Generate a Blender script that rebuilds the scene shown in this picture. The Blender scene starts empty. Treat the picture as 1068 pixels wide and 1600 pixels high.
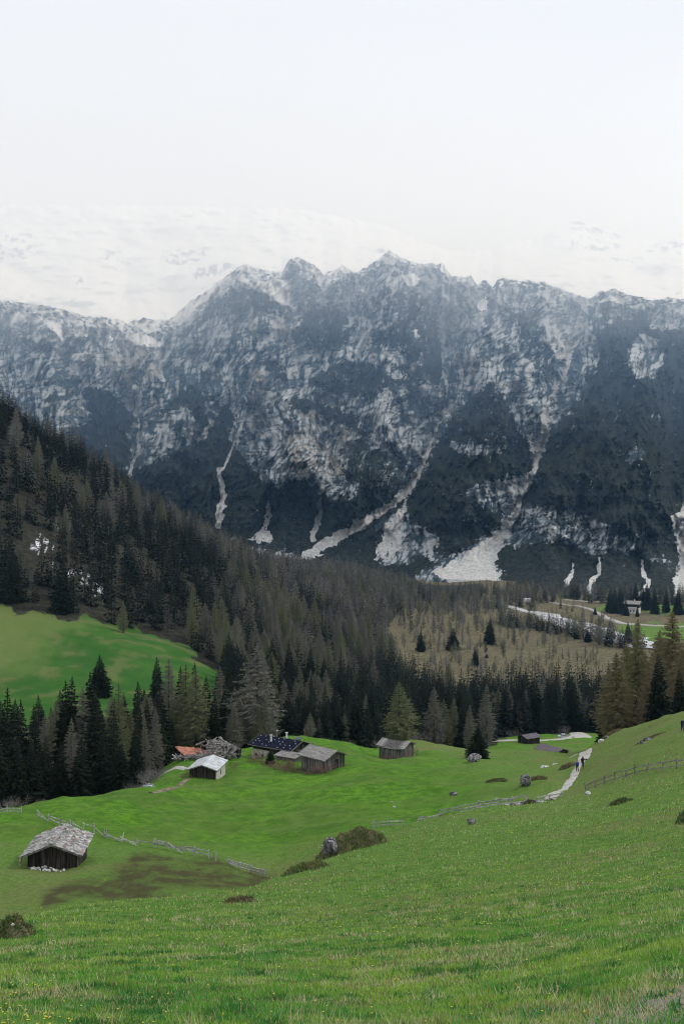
import bpy, bmesh, math, random
import numpy as np
from mathutils import Vector, Matrix
R = math.radians
scene = bpy.context.scene
COL = scene.collection

# ------------------------------------------------------------------ camera, light, exposure
F = 1555.0                                  # focal length in pixels of the 1068x1600 photograph
cam_d = bpy.data.cameras.new("camera"); cam = bpy.data.objects.new("camera", cam_d); COL.objects.link(cam)
cam_d.sensor_fit = 'VERTICAL'; cam_d.sensor_height = 36.0; cam_d.sensor_width = 24.0
cam_d.lens = F / 1600 * 36.0
cam_d.clip_start = 0.2; cam_d.clip_end = 20000
cam.location = (0, 0, 0); cam.rotation_euler = (R(90), 0, 0)
scene.camera = cam

SUN_EL, SUN_AZ = 44.0, 72.0                # degrees; azimuth from +Y towards +X
w = bpy.data.worlds.new("World"); scene.world = w; w.use_nodes = True
nt = w.node_tree; nt.nodes.clear()
out = nt.nodes.new('ShaderNodeOutputWorld'); bg = nt.nodes.new('ShaderNodeBackground')
sky = nt.nodes.new('ShaderNodeTexSky'); sky.sky_type = 'NISHITA'; sky.sun_disc = False
sky.sun_elevation = R(SUN_EL); sky.sun_rotation = R(SUN_AZ)
sc_ = nt.nodes.new('ShaderNodeVectorMath'); sc_.operation = 'SCALE'; sc_.inputs[3].default_value = 1.0
nt.links.new(sky.outputs[0], sc_.inputs[0])
tc = nt.nodes.new('ShaderNodeTexCoord'); nz = nt.nodes.new('ShaderNodeTexNoise')
nz.inputs['Scale'].default_value = 1.6; nz.inputs['Detail'].default_value = 4
nt.links.new(tc.outputs['Generated'], nz.inputs['Vector'])
cr = nt.nodes.new('ShaderNodeValToRGB')
cr.color_ramp.elements[0].color = (8.9, 9.3, 9.9, 1); cr.color_ramp.elements[0].position = 0.3
cr.color_ramp.elements[1].color = (9.3, 9.65, 10.2, 1); cr.color_ramp.elements[1].position = 0.7
nt.links.new(nz.outputs['Fac'], cr.inputs[0])
mx = nt.nodes.new('ShaderNodeMixRGB'); mx.inputs[0].default_value = 0.95   # a closed cloud layer over the blue
nt.links.new(sc_.outputs[0], mx.inputs[1]); nt.links.new(cr.outputs[0], mx.inputs[2])
nt.links.new(mx.outputs[0], bg.inputs[0]); bg.inputs[1].default_value = 0.1
nt.links.new(bg.outputs[0], out.inputs[0])

sd = bpy.data.lights.new("sun", 'SUN'); so = bpy.data.objects.new("sun", sd); COL.objects.link(so)
sd.energy = 1.5; sd.angle = R(7); sd.color = (1.0, 0.99, 0.975)
dv = Vector((math.sin(R(SUN_AZ)) * math.cos(R(SUN_EL)), math.cos(R(SUN_AZ)) * math.cos(R(SUN_EL)), math.sin(R(SUN_EL))))
so.rotation_euler = dv.to_track_quat('Z', 'Y').to_euler(); so.location = dv * 300

scene.view_settings.view_transform = 'Standard'; scene.view_settings.look = 'None'
scene.view_settings.exposure = 0.0; scene.view_settings.gamma = 1.0
cy = scene.cycles
cy.use_denoising = True
try: cy.denoising_prefilter = 'ACCURATE'
except Exception: pass
try: cy.denoiser = 'OPENIMAGEDENOISE'
except Exception: pass
cy.max_bounces = 5; cy.diffuse_bounces = 2; cy.glossy_bounces = 2; cy.transmission_bounces = 2
cy.volume_bounces = 3; cy.transparent_max_bounces = 8
cy.use_adaptive_sampling = False; cy.filter_width = 1.1; cy.sample_clamp_indirect = 4.0

# ------------------------------------------------------------------ helpers
def tag(o, label=None, cat=None, group=None, kind=None):
    if label: o['label'] = label
    if cat: o['category'] = cat
    if group: o['group'] = group
    if kind: o['kind'] = kind
    return o

def link(o, parent=None):
    COL.objects.link(o)
    if parent is not None: o.parent = parent
    return o

def empty(name, loc, rz=0.0):
    o = bpy.data.objects.new(name, None); o.location = loc; o.rotation_euler = (0, 0, rz)
    o.empty_display_size = 0.3
    return link(o)

def mesh_np(name, V, Fc, smooth=False):
    """mesh from numpy vertices and faces (all tris or all quads)"""
    V = np.asarray(V, dtype=np.float32); Fc = np.asarray(Fc, dtype=np.int32)
    k = Fc.shape[1]; n = len(Fc)
    me = bpy.data.meshes.new(name)
    me.vertices.add(len(V)); me.vertices.foreach_set('co', V.ravel())
    me.loops.add(n * k); me.loops.foreach_set('vertex_index', Fc.ravel())
    me.polygons.add(n); me.polygons.foreach_set('loop_start', np.arange(0, n * k, k, dtype=np.int32))
    if smooth: me.polygons.foreach_set('use_smooth', np.ones(n, dtype=bool))
    me.update(calc_edges=True)
    return me

def attr(me, name, arr):
    a = me.attributes.new(name, 'FLOAT_COLOR', 'POINT')
    a.data.foreach_set('color', np.asarray(arr, dtype=np.float32).ravel())

def grid_faces(n, m):
    i = np.arange(n - 1)[:, None] * m + np.arange(m - 1)[None, :]
    i = i.ravel()
    return np.stack([i, i + 1, i + m + 1, i + m], 1)

class MB:
    """collects shapes and links them as one mesh object"""
    def __init__(s): s.v = []; s.f = []; s.c = []
    def add(s, vs, fs, c=None):
        b = len(s.v); s.v += [tuple(p) for p in vs]; s.f += [tuple(i + b for i in f) for f in fs]
        s.c += [(c if c is not None else (1, 1, 1, 1))] * len(vs)
    def box(s, c, d, rot=None, col=None, jit=0.0):
        x, y, z = d[0] / 2, d[1] / 2, d[2] / 2
        vs = [Vector((a, b, e)) for a in (-x, x) for b in (-y, y) for e in (-z, z)]
        if jit: vs = [v + Vector((random.uniform(-jit, jit) for _ in range(3))) for v in vs]
        if rot is not None: vs = [rot @ v for v in vs]
        c = Vector(c); vs = [v + c for v in vs]
        s.add(vs, [(0, 1, 3, 2), (4, 6, 7, 5), (0, 4, 5, 1), (2, 3, 7, 6), (0, 2, 6, 4), (1, 5, 7, 3)], col)
    def bar(s, a, b, wd, ht, col=None, roll=0.0):
        a = Vector(a); b = Vector(b); d = b - a
        q = d.to_track_quat('X', 'Z').to_matrix() @ Matrix.Rotation(roll, 3, 'X')
        s.box((a + b) / 2, (d.length, wd, ht), q, col)
    def tube(s, pts, rad, n=6, col=None):
        pts = [Vector(p) for p in pts]; vs = []; fs = []
        for i, p in enumerate(pts):
            d = (pts[min(i + 1, len(pts) - 1)] - pts[max(i - 1, 0)]).normalized()
            q = d.to_track_quat('Z', 'Y'); r = rad[i] if hasattr(rad, '__len__') else rad
            for k in range(n):
                a = 2 * math.pi * k / n
                vs.append(p + q @ Vector((r * math.cos(a), r * math.sin(a), 0)))
        for i in range(len(pts) - 1):
            for k in range(n):
                fs.append((i * n + k, i * n + (k + 1) % n, (i + 1) * n + (k + 1) % n, (i + 1) * n + k))
        fs.append(tuple(range(n))[::-1]); fs.append(tuple((len(pts) - 1) * n + k for k in range(n)))
        s.add(vs, fs, col)
    def build(s, name, m, parent=None, smooth=False, loc=None):
        me = bpy.data.meshes.new(name); me.from_pydata(s.v, [], s.f); me.update()
        if smooth:
            for p in me.polygons: p.use_smooth = True
        attr(me, 'tint', np.array(s.c)); me.materials.append(m)
        o = bpy.data.objects.new(name, me)
        if loc is not None: o.location = loc
        return link(o, parent)

# ------------------------------------------------------------------ numpy noise
def _h(ix, iy, seed):
    n = (ix.astype(np.int64) * 374761393 + iy.astype(np.int64) * 668265263 + seed * 1442695041) & 0x7fffffff
    n = ((n ^ (n >> 13)) * 1274126177) & 0x7fffffff
    n = n ^ (n >> 16)
    return (n & 0xffff) / 65536.0 * 2 * math.pi
def noise2(x, y, seed=0):
    x = np.asarray(x, float); y = np.asarray(y, float)
    x0 = np.floor(x); y0 = np.floor(y); fx = x - x0; fy = y - y0
    u = fx * fx * fx * (fx * (fx * 6 - 15) + 10); v = fy * fy * fy * (fy * (fy * 6 - 15) + 10)
    def g(dx, dy):
        a = _h(x0 + dx, y0 + dy, seed); return np.cos(a) * (fx - dx) + np.sin(a) * (fy - dy)
    a = g(0, 0) * (1 - u) + g(1, 0) * u; b = g(0, 1) * (1 - u) + g(1, 1) * u
    return (a * (1 - v) + b * v) * 1.4
def fbm(x, y, oct=4, seed=0, gain=0.5, lac=2.03):
    s = 0; a = 1.0
    for i in range(oct):
        s = s + a * noise2(x, y, seed + i * 17); x = x * lac + 3.1; y = y * lac + 1.7; a *= gain
    return s
def ridged(x, y, oct=5, seed=0, gain=0.5, lac=2.07):
    s = 0; a = 1.0
    for i in range(oct):
        s = s + a * (1 - 2 * np.abs(noise2(x, y, seed + i * 13))); x = x * lac + 5.3; y = y * lac + 2.9; a *= gain
    return s
def sstep(a, b, x):
    t = np.clip((x - a) / (b - a), 0, 1); return t * t * (3 - 2 * t)
def inpoly(px, py, poly):
    px = np.asarray(px, float); py = np.asarray(py, float)
    a = np.array(poly, float); m = (px >= a[:, 0].min()) & (px <= a[:, 0].max()) & (py >= a[:, 1].min()) & (py <= a[:, 1].max())
    if px.ndim: 
        out = np.zeros(px.shape, bool); out[m] = _inp(px[m], py[m], poly); return out
    return bool(m) and bool(_inp(px[None], py[None], poly)[0])
def _inp(px, py, poly):
    ins = np.zeros(np.shape(px), bool); n = len(poly)
    for i in range(n):
        x1, y1 = poly[i]; x2, y2 = poly[(i + 1) % n]
        if y1 == y2: continue
        c = (y1 > py) != (y2 > py)
        ins ^= c & (px < (x2 - x1) * (py - y1) / (y2 - y1) + x1)
    return ins
def dline(px, py, pts):
    """distance to a polyline, and position along it 0..1"""
    best = np.full(np.shape(px), 1e9); n = len(pts) - 1; tt = np.zeros(np.shape(px))
    for i in range(n):
        x1, y1 = pts[i][:2]; x2, y2 = pts[i + 1][:2]; dx, dy = x2 - x1, y2 - y1
        t = np.clip(((px - x1) * dx + (py - y1) * dy) / (dx * dx + dy * dy + 1e-9), 0, 1)
        d = np.hypot(px - x1 - t * dx, py - y1 - t * dy)
        m = d < best; best = np.where(m, d, best); tt = np.where(m, (i + t) / n, tt)
    return best, tt

# ------------------------------------------------------------------ terrain: height field through surveyed points (bearing px, distance, row)
TP = {
 -330: [(7,1600),(30,1470),(60,1480),(85,1440),(110,1390),(150,1330),(190,1330),(240,1290),(300,1190),(400,1040),(480,930),(560,810),(700,620),(850,520),(1000,500),(1300,560),(2100,700)],
 0: [(7,1620),(12,1545),(20,1490),(35,1443),(50,1458),(70,1452),(85,1428),(100,1372),(115,1325),(130,1287),(145,1268),(165,1280),(190,1300),(230,1262),(260,1225),(300,1140),(350,1085),(400,1030),(450,965),(520,880),(600,770),(700,655),(770,640),(850,670),(1000,730),(1300,800),(2100,870)],
 100: [(8,1600),(14,1520),(25,1455),(43,1424),(60,1438),(80,1430),(92,1395),(106,1357),(120,1315),(140,1278),(160,1248),(180,1262),(205,1275),(240,1240),(300,1140),(350,1085),(400,1035),(450,978),(520,905),(600,830),(700,760),(850,706),(950,705),(1100,760),(1400,820),(2100,870)],
 200: [(8,1600),(15,1510),(30,1440),(48,1413),(60,1424),(80,1418),(92,1392),(105,1355),(118,1322),(130,1297),(150,1268),(172,1234),(190,1245),(205,1250),(230,1225),(270,1180),(300,1145),(350,1095),(400,1045),(450,997),(480,985),(550,925),(700,840),(850,782),(950,772),(1100,800),(1400,840),(2100,880)],
 340: [(8,1600),(16,1500),(30,1435),(50,1398),(65,1408),(90,1400),(103,1367),(112,1344),(130,1310),(150,1278),(170,1247),(185,1222),(210,1190),(225,1178),(250,1182),(290,1175),(350,1120),(430,1058),(500,1010),(650,940),(800,885),(950,858),(1050,852),(1200,866),(1500,885),(2100,880)],
 285: [(204,1187),(195,1199)],
 320: [(203,1188)],
 352: [(205,1188),(213,1181)],
 395: [(200,1197),(214.5,1184),(225,1174)],
 508: [(190.5,1208.5),(205,1196),(212,1189)],
 594: [(229,1185.5)],
 450: [(8,1600),(16,1495),(32,1425),(52,1378),(66,1362),(80,1380),(105,1368),(115,1342),(130,1305),(150,1270),(170,1240),(190,1210),(210,1182),(225,1160),(240,1149),(260,1160),(300,1182),(350,1168),(430,1115),(520,1065),(700,992),(900,930),(1100,900),(1300,892),(1600,895),(2100,875)],
 534: [(7,1625),(9,1585),(16,1492),(32,1418),(55,1358),(72,1335),(88,1340),(105,1328),(120,1305),(140,1275),(160,1245),(180,1217),(200,1192),(220,1170),(240,1158),(260,1168),(300,1190),(350,1185),(430,1140),(520,1105),(700,1025),(900,962),(1100,925),(1400,898),(1700,900),(2100,878)],
 640: [(9,1580),(16,1485),(32,1405),(55,1340),(78,1305),(100,1292),(115,1292),(128,1283),(145,1260),(160,1240),(180,1217),(200,1199),(220,1187),(235,1178),(250,1165),(265,1157),(285,1172),(320,1187),(400,1165),(480,1142),(600,1085),(740,1033),(900,985),(1100,952),(1400,922),(1650,907),(2100,884)],
 700: [(1100,954),(1400,926),(1650,909),(2100,886)],
 750: [(8.5,1580),(16,1478),(30,1402),(50,1335),(75,1290),(100,1270),(118,1262),(130,1262),(145,1243),(165,1220),(185,1203),(205,1190),(225,1180),(245,1176),(270,1172),(300,1172),(340,1168),(380,1162),(430,1150),(500,1140),(600,1087),(740,1031),(900,990),(1070,960),(1300,932),(1600,905),(2100,880)],
 850: [(8,1580),(15,1470),(28,1400),(45,1330),(70,1285),(100,1260),(118,1254),(130,1247),(145,1228),(160,1213),(180,1199),(200,1188),(225,1177),(255,1175),(290,1180),(340,1168),(400,1160),(440,1149),(500,1140),(600,1088),(740,1035),(900,993),(1070,963),(1200,945),(1400,922),(2100,880)],
 903: [(8,1575),(15,1465),(28,1390),(45,1325),(70,1277),(95,1253),(112,1246),(125,1238),(140,1221),(154,1206),(168,1190),(178,1182),(190,1184),(215,1182),(250,1180),(300,1177),(350,1170),(410,1154),(450,1147),(500,1140),(600,1090),(740,1035),(900,993),(1070,963),(1200,945),(1400,922),(2100,880)],
 960: [(8,1570),(15,1460),(28,1385),(45,1315),(65,1270),(85,1245),(105,1228),(120,1213),(140,1192),(160,1170),(185,1151),(205,1141),(225,1150),(260,1172),(320,1178),(400,1162),(500,1145),(700,1050),(900,995),(1070,965),(1200,945),(1400,920),(2100,880)],
 1068: [(7,1575),(14,1450),(26,1375),(42,1305),(60,1255),(80,1220),(98,1197),(115,1172),(130,1153),(150,1130),(170,1112),(185,1118),(210,1145),(260,1178),(320,1182),(400,1168),(500,1145),(700,1050),(900,995),(1070,965),(1200,945),(1400,920),(2100,880)],
 1400: [(7,1550),(15,1420),(28,1330),(50,1240),(80,1160),(120,1090),(170,1050),(210,1070),(260,1130),(350,1160),(500,1145),(700,1050),(1000,975),(1300,935),(2100,880)],
}
C0 = 10.0
_P = []; _W = []
for px, L in TP.items():
    for Y, row in L:
        X = (px - 534) / F * Y; Z = (800 - row) / F * Y
        _P.append((X / (Y + C0), 0.33 * math.log(Y + C0))); _W.append((Z + 1.7) / (Y + C0))
_P = np.array(_P); _W = np.array(_W)
def _tps(r2): return np.where(r2 > 1e-12, 0.5 * r2 * np.log(r2 + 1e-12), 0)
_n = len(_P)
_K = _tps(((_P[:, None] - _P[None]) ** 2).sum(-1)) + np.eye(_n) * 2e-5
_Q = np.c_[np.ones(_n), _P]
_A = np.block([[_K, _Q], [_Q.T, np.zeros((3, 3))]])
_S = np.linalg.solve(_A, np.r_[_W, np.zeros(3)])
def H(X, Y, detail=True):
    X = np.asarray(X, float); Y = np.asarray(Y, float); sh = X.shape
    x = X.ravel(); y = np.maximum(Y.ravel(), -9.6)
    U = np.clip(x / (y + C0), -0.9, 0.9); V = 0.33 * np.log(np.clip(y, 3.0, 2200) + C0)
    Wv = np.empty(len(x))
    for i in range(0, len(x), 60000):
        q = np.c_[U[i:i + 60000], V[i:i + 60000]]
        Wv[i:i + 60000] = _tps(((q[:, None] - _P[None]) ** 2).sum(-1)) @ _S[:_n] + _S[_n] + q @ _S[_n + 1:]
    Z = Wv * (y + C0) - 1.7
    if detail:
        near = sstep(15, 70, y)
        Z = Z + 0.035 * fbm(x / 0.9, y / 0.9, 3, 5) * (1 - sstep(40, 80, y)) + 0.10 * fbm(x / 4.0, y / 4.0, 3, 11) * (0.5 + 0.8 * near)
        Z = Z + near * (0.5 * fbm(x / 22, y / 22, 3, 23)) * (1 - 0.8 * sstep(95, 130, y) * (1 - sstep(240, 300, y)))
        Z = Z + 0.8 * fbm(x / 13 + 4, y / 9, 4, 27) * sstep(112, 135, y) * (1 - sstep(240, 290, y)) * (1 - .85 * np.exp(-(((x + 12) / 20) ** 2 + ((y - 203) / 22) ** 2)))
        Z = Z + sstep(300, 500, y) * 2.0 * fbm(x / 70, y / 70, 3, 31)
        # cattle terraces across the right slope
        wv = np.sin((x * 0.5 + y * 0.9) / 2.6 + 2.5 * fbm(x / 18, y / 18, 2, 41))
        Z = Z + 0.09 * wv * sstep(60, 90, y) * (1 - sstep(180, 240, y)) * sstep(0.05, 0.2, x / np.maximum(y, 1))
    return Z.reshape(sh)
def Hs(X, Y): return float(H(np.array([X]), np.array([Y]))[0])
_YY = np.exp(np.linspace(math.log(5), math.log(2000), 1400))
def hit(px, row, ymin=5.0, ymax=2000.0):
    """the ground point seen along a bearing and slope"""
    Y = _YY[(_YY >= ymin) & (_YY <= ymax)]
    g = H((px - 534) / F * Y, Y); z = (800 - row) / F * Y
    k = np.nonzero(g >= z)[0]
    i = int(k[0]) if len(k) else int(np.argmin(z - g))
    if i > 0 and len(k):
        a = (z - g)[i - 1]; b = (g - z)[i]; t = a / (a + b + 1e-9); y = Y[i - 1] + (Y[i] - Y[i - 1]) * t
    else: y = Y[i]
    x = (px - 534) / F * y
    return Vector((x, y, Hs(x, y)))
def at(px, Y):
    X = (px - 534) / F * Y
    return Vector((X, Y, Hs(X, Y)))
# ------------------------------------------------------------------ materials
class NT:
    def __init__(s, name):
        s.m = bpy.data.materials.new(name); s.m.use_nodes = True; s.t = s.m.node_tree; s.t.nodes.clear()
        s.out = s.n('ShaderNodeOutputMaterial')
    def n(s, typ, **k):
        x = s.t.nodes.new(typ)
        for a, b in k.items(): setattr(x, a, b)
        return x
    def l(s, a, b): s.t.links.new(a, b)
    def setin(s, sock, v):
        if hasattr(v, 'is_linked') or hasattr(v, 'links'): s.l(v, sock)
        else: sock.default_value = v
    def coord(s, scale=(1, 1, 1), kind='Object'):
        tc = s.n('ShaderNodeTexCoord'); mp = s.n('ShaderNodeMapping'); mp.inputs['Scale'].default_value = scale
        s.l(tc.outputs[kind], mp.inputs[0]); return mp.outputs[0]
    def noise(s, vec, scale, detail=4, rough=0.55, dist=0.0):
        x = s.n('ShaderNodeTexNoise'); s.l(vec, x.inputs['Vector'])
        x.inputs['Scale'].default_value = scale; x.inputs['Detail'].default_value = detail
        x.inputs['Roughness'].default_value = rough; x.inputs['Distortion'].default_value = dist
        return x.outputs['Fac']
    def math(s, op, a, b=0.0, c=0.0, clamp=False):
        x = s.n('ShaderNodeMath', operation=op); x.use_clamp = clamp
        s.setin(x.inputs[0], a); s.setin(x.inputs[1], b); s.setin(x.inputs[2], c); return x.outputs[0]
    def step(s, v, a, b):
        x = s.n('ShaderNodeMapRange'); x.interpolation_type = 'SMOOTHSTEP'; s.setin(x.inputs[0], v)
        x.inputs[1].default_value = a; x.inputs[2].default_value = b; return x.outputs[0]
    def mix(s, f, a, b):
        x = s.n('ShaderNodeMix', data_type='RGBA'); s.setin(x.inputs[0], f)
        for sock, v in ((x.inputs[6], a), (x.inputs[7], b)):
            if isinstance(v, tuple): sock.default_value = (*v[:3], 1)
            else: s.l(v, sock)
        return x.outputs[2]
    def mul(s, a, b):
        x = s.n('ShaderNodeMix', data_type='RGBA', blend_type='MULTIPLY'); x.inputs[0].default_value = 1
        for sock, v in ((x.inputs[6], a), (x.inputs[7], b)):
            if isinstance(v, tuple): sock.default_value = (*v[:3], 1)
            else: s.l(v, sock)
        return x.outputs[2]
    def attr(s, name):
        x = s.n('ShaderNodeAttribute', attribute_name=name); return x
    def split(s, col):
        x = s.n('ShaderNodeSeparateColor'); s.l(col, x.inputs[0]); return x.outputs
    def fin(s, col, rough=0.9, bump=None, bs=0.3, bd=0.1, spec=0.2, metal=0.0):
        p = s.n('ShaderNodeBsdfPrincipled')
        if isinstance(col, tuple): p.inputs['Base Color'].default_value = (*col[:3], 1)
        else: s.l(col, p.inputs['Base Color'])
        p.inputs['Roughness'].default_value = rough; p.inputs['Specular IOR Level'].default_value = spec
        p.inputs['Metallic'].default_value = metal
        if bump is not None:
            b = s.n('ShaderNodeBump'); b.inputs['Strength'].default_value = bs; b.inputs['Distance'].default_value = bd
            s.l(bump, b.inputs['Height']); s.l(b.outputs[0], p.inputs['Normal'])
        s.l(p.outputs[0], s.out.inputs[0]); return s.m

def m_simple(name, c1, c2, scale=3.0, rough=0.85, stretch=(1, 1, 1), tint=True, bump=0.0, lo=0.35, hi=0.65, metal=0.0, spec=0.2):
    t = NT(name); v = t.coord(stretch); n = t.noise(v, scale, 5, 0.6)
    c = t.mix(t.step(n, lo, hi), c1, c2)
    if tint: c = t.mul(c, t.attr('tint').outputs['Color'])
    return t.fin(c, rough, n if bump else None, 0.5, bump or 0.1, spec, metal)

M = {}
M['old_wood'] = m_simple('weathered grey wood', (0.10, 0.09, 0.085), (0.26, 0.25, 0.245), 2.2, stretch=(1, 1, 0.18), bump=0.02)
M['dark_wood'] = m_simple('dark brown wood', (0.018, 0.014, 0.013), (0.075, 0.062, 0.058), 2.4, stretch=(1.6, 1.6, 0.15), bump=0.02)
M['fence_wood'] = m_simple('silvery fence wood', (0.27, 0.265, 0.26), (0.52, 0.51, 0.50), 3.0)
M['fence_mid'] = m_simple('dull fence wood', (0.14, 0.135, 0.13), (0.30, 0.29, 0.28), 3.0)
M['shingle'] = m_simple('old wooden shingle', (0.17, 0.165, 0.16), (0.40, 0.39, 0.38), 3.5, bump=0.02)
M['board_roof'] = m_simple('board roof', (0.17, 0.16, 0.155), (0.34, 0.325, 0.31), 1.6, stretch=(0.4, 3, 3), bump=0.01)
M['tin_roof'] = m_simple('pale sheet roof', (0.40, 0.41, 0.42), (0.60, 0.62, 0.64), 0.8, rough=0.6)
M['dark_roof'] = m_simple('dark slate blue roof', (0.008, 0.010, 0.022), (0.016, 0.019, 0.036), 2.0, rough=0.9, spec=0.03)
M['violet_roof'] = m_simple('dull violet brown roof', (0.085, 0.070, 0.085), (0.15, 0.125, 0.14), 1.5, rough=0.7)
M['rust_roof'] = m_simple('rusty red sheet', (0.22, 0.085, 0.055), (0.46, 0.19, 0.13), 1.3, bump=0.03)
M['plaster'] = m_simple('dirty plaster', (0.36, 0.34, 0.30), (0.58, 0.56, 0.51), 2.0)
M['white_paint'] = m_simple('white render', (0.62, 0.62, 0.60), (0.78, 0.78, 0.76), 2.0)
M['metal'] = m_simple('light metal', (0.5, 0.5, 0.5), (0.65, 0.65, 0.65), 2.0, rough=0.45, spec=0.5)
M['glass'] = m_simple('dark window glass', (0.012, 0.014, 0.018), (0.03, 0.034, 0.04), 1.0, rough=0.12, spec=0.6)
M['bark'] = m_simple('bark', (0.035, 0.028, 0.022), (0.09, 0.075, 0.062), 5.0, stretch=(1, 1, 0.3))
M['twig_red'] = m_simple('reddish brown twigs', (0.12, 0.065, 0.055), (0.24, 0.15, 0.12), 1.5)
M['twig_grey'] = m_simple('grey twigs', (0.13, 0.12, 0.11), (0.27, 0.25, 0.23), 1.0)
M['path'] = m_simple('pale gravel', (0.30, 0.285, 0.26), (0.50, 0.48, 0.45), 1.6, tint=False, bump=0.03)
M['gravel'] = m_simple('river gravel', (0.30, 0.30, 0.31), (0.62, 0.62, 0.62), 0.12, tint=False, bump=0.2)
M['earth'] = m_simple('bare earth', (0.11, 0.085, 0.055), (0.24, 0.20, 0.14), 1.6, tint=False, bump=0.05)
M['mound_earth'] = m_simple('mossy earth', (0.08, 0.13, 0.035), (0.17, 0.15, 0.09), 2.5, tint=False, bump=0.05)
M['skin'] = m_simple('skin', (0.50, 0.30, 0.22), (0.55, 0.34, 0.26), 9.0, tint=False)
M['blue'] = m_simple('blue jacket cloth', (0.015, 0.055, 0.34), (0.03, 0.09, 0.45), 6.0, tint=False)
M['navy'] = m_simple('navy cloth', (0.010, 0.014, 0.035), (0.02, 0.026, 0.055), 6.0, tint=False)
M['black'] = m_simple('black cloth', (0.008, 0.008, 0.009), (0.02, 0.018, 0.018), 6.0, tint=False)
M['maroon'] = m_simple('dark maroon cloth', (0.035, 0.008, 0.012), (0.06, 0.014, 0.02), 6.0, tint=False)
M['hair_red'] = m_simple('reddish brown hair', (0.10, 0.025, 0.015), (0.18, 0.05, 0.03), 20.0, tint=False)
M['hair_dark'] = m_simple('dark hair', (0.015, 0.010, 0.008), (0.04, 0.025, 0.018), 20.0, tint=False)
M['car_paint'] = m_simple('silver car paint', (0.42, 0.44, 0.46), (0.45, 0.47, 0.49), 1.0, rough=0.3, spec=0.6)
M['rubber'] = m_simple('rubber', (0.012, 0.012, 0.012), (0.025, 0.025, 0.025), 4.0)
M['panel'] = m_simple('solar panel', (0.02, 0.035, 0.07), (0.05, 0.075, 0.12), 2.0, rough=0.2, spec=0.6)

def m_rock(name, dark, light, white, scale=2.0, wlo=0.55, whi=0.62):
    t = NT(name); v = t.coord()
    n1 = t.noise(v, scale, 8, 0.65); n2 = t.noise(v, scale * 1.7, 5, 0.6, 0.6)
    c = t.mix(t.step(n1, 0.38, 0.62), dark, light)
    c = t.mix(t.step(n2, wlo, whi), c, white)
    c = t.mul(c, t.attr('tint').outputs['Color'])
    return t.fin(c, 0.9, n1, 0.9, 0.06)
M['rock'] = m_rock('grey lichened rock', (0.05, 0.045, 0.05), (0.20, 0.19, 0.20), (0.46, 0.45, 0.46))
M['rock_white'] = m_rock('pale limestone', (0.16, 0.15, 0.15), (0.42, 0.41, 0.40), (0.66, 0.65, 0.63), 3.0, 0.42, 0.55)

def m_crown(name, c1, c2, c3, per_object=True):
    """foliage: base colour varied from tree to tree and within the crown"""
    t = NT(name); v = t.coord(); n = t.noise(v, 0.9 if per_object else 0.35, 4, 0.6)
    c = t.mix(t.step(n, 0.35, 0.65), c1, c2)
    if per_object:
        oi = t.n('ShaderNodeObjectInfo'); r = oi.outputs['Random']
    else:
        tt_ = t.split(t.attr('tint').outputs['Color']); r = tt_[0]
    c = t.mix(t.step(r, 0.3, 1.0), c, c3)
    if not per_object:
        c = t.mix(t.math('MULTIPLY', tt_[1], 0.8), c, tuple(x * .22 for x in c1))
    p = t.n('ShaderNodeBsdfPrincipled'); t.l(c, p.inputs['Base Color']); p.inputs['Roughness'].default_value = 0.8
    p.inputs['Specular IOR Level'].default_value = 0.15
    t.l(p.outputs[0], t.out.inputs[0]); return t.m
M['spruce'] = m_crown('spruce needles', (0.008, 0.014, 0.009), (0.018, 0.029, 0.015), (0.022, 0.034, 0.020))
M['spruce_far'] = m_crown('spruce needles afar', (0.009, 0.015, 0.010), (0.018, 0.028, 0.015), (0.022, 0.032, 0.018), False)
M['larch'] = m_crown('larch twigs', (0.165, 0.155, 0.13), (0.27, 0.255, 0.215), (0.18, 0.195, 0.10))
M['larch_far'] = m_crown('larch twigs afar', (0.17, 0.16, 0.15), (0.30, 0.285, 0.265), (0.18, 0.20, 0.10), False)
M['larch_gold'] = m_crown('budding larch twigs', (0.165, 0.138, 0.080), (0.27, 0.215, 0.120), (0.22, 0.21, 0.10))
M['bush_green'] = m_crown('green bush', (0.03, 0.06, 0.015), (0.07, 0.12, 0.03), (0.05, 0.09, 0.02))

# ------------------------------------------------------------------ the ground sheet
Ue = np.r_[np.linspace(-1.15, -0.42, 50)[:-1], np.linspace(-0.42, 0.42, 660), np.linspace(0.42, 1.15, 50)[1:]]
Ve = np.linspace(math.log(0.6), math.log(2150 + C0), 900)
gY = (np.exp(Ve) - C0)[:, None] * np.ones(len(Ue))[None]
gX = Ue[None] * (gY + C0)
gZ = H(gX, gY)
gpx = gX / np.maximum(gY, 1.0) * F + 534
me = mesh_np('meadow', np.stack([gX, gY, gZ], -1).reshape(-1, 3), grid_faces(*gX.shape), True)

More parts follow.
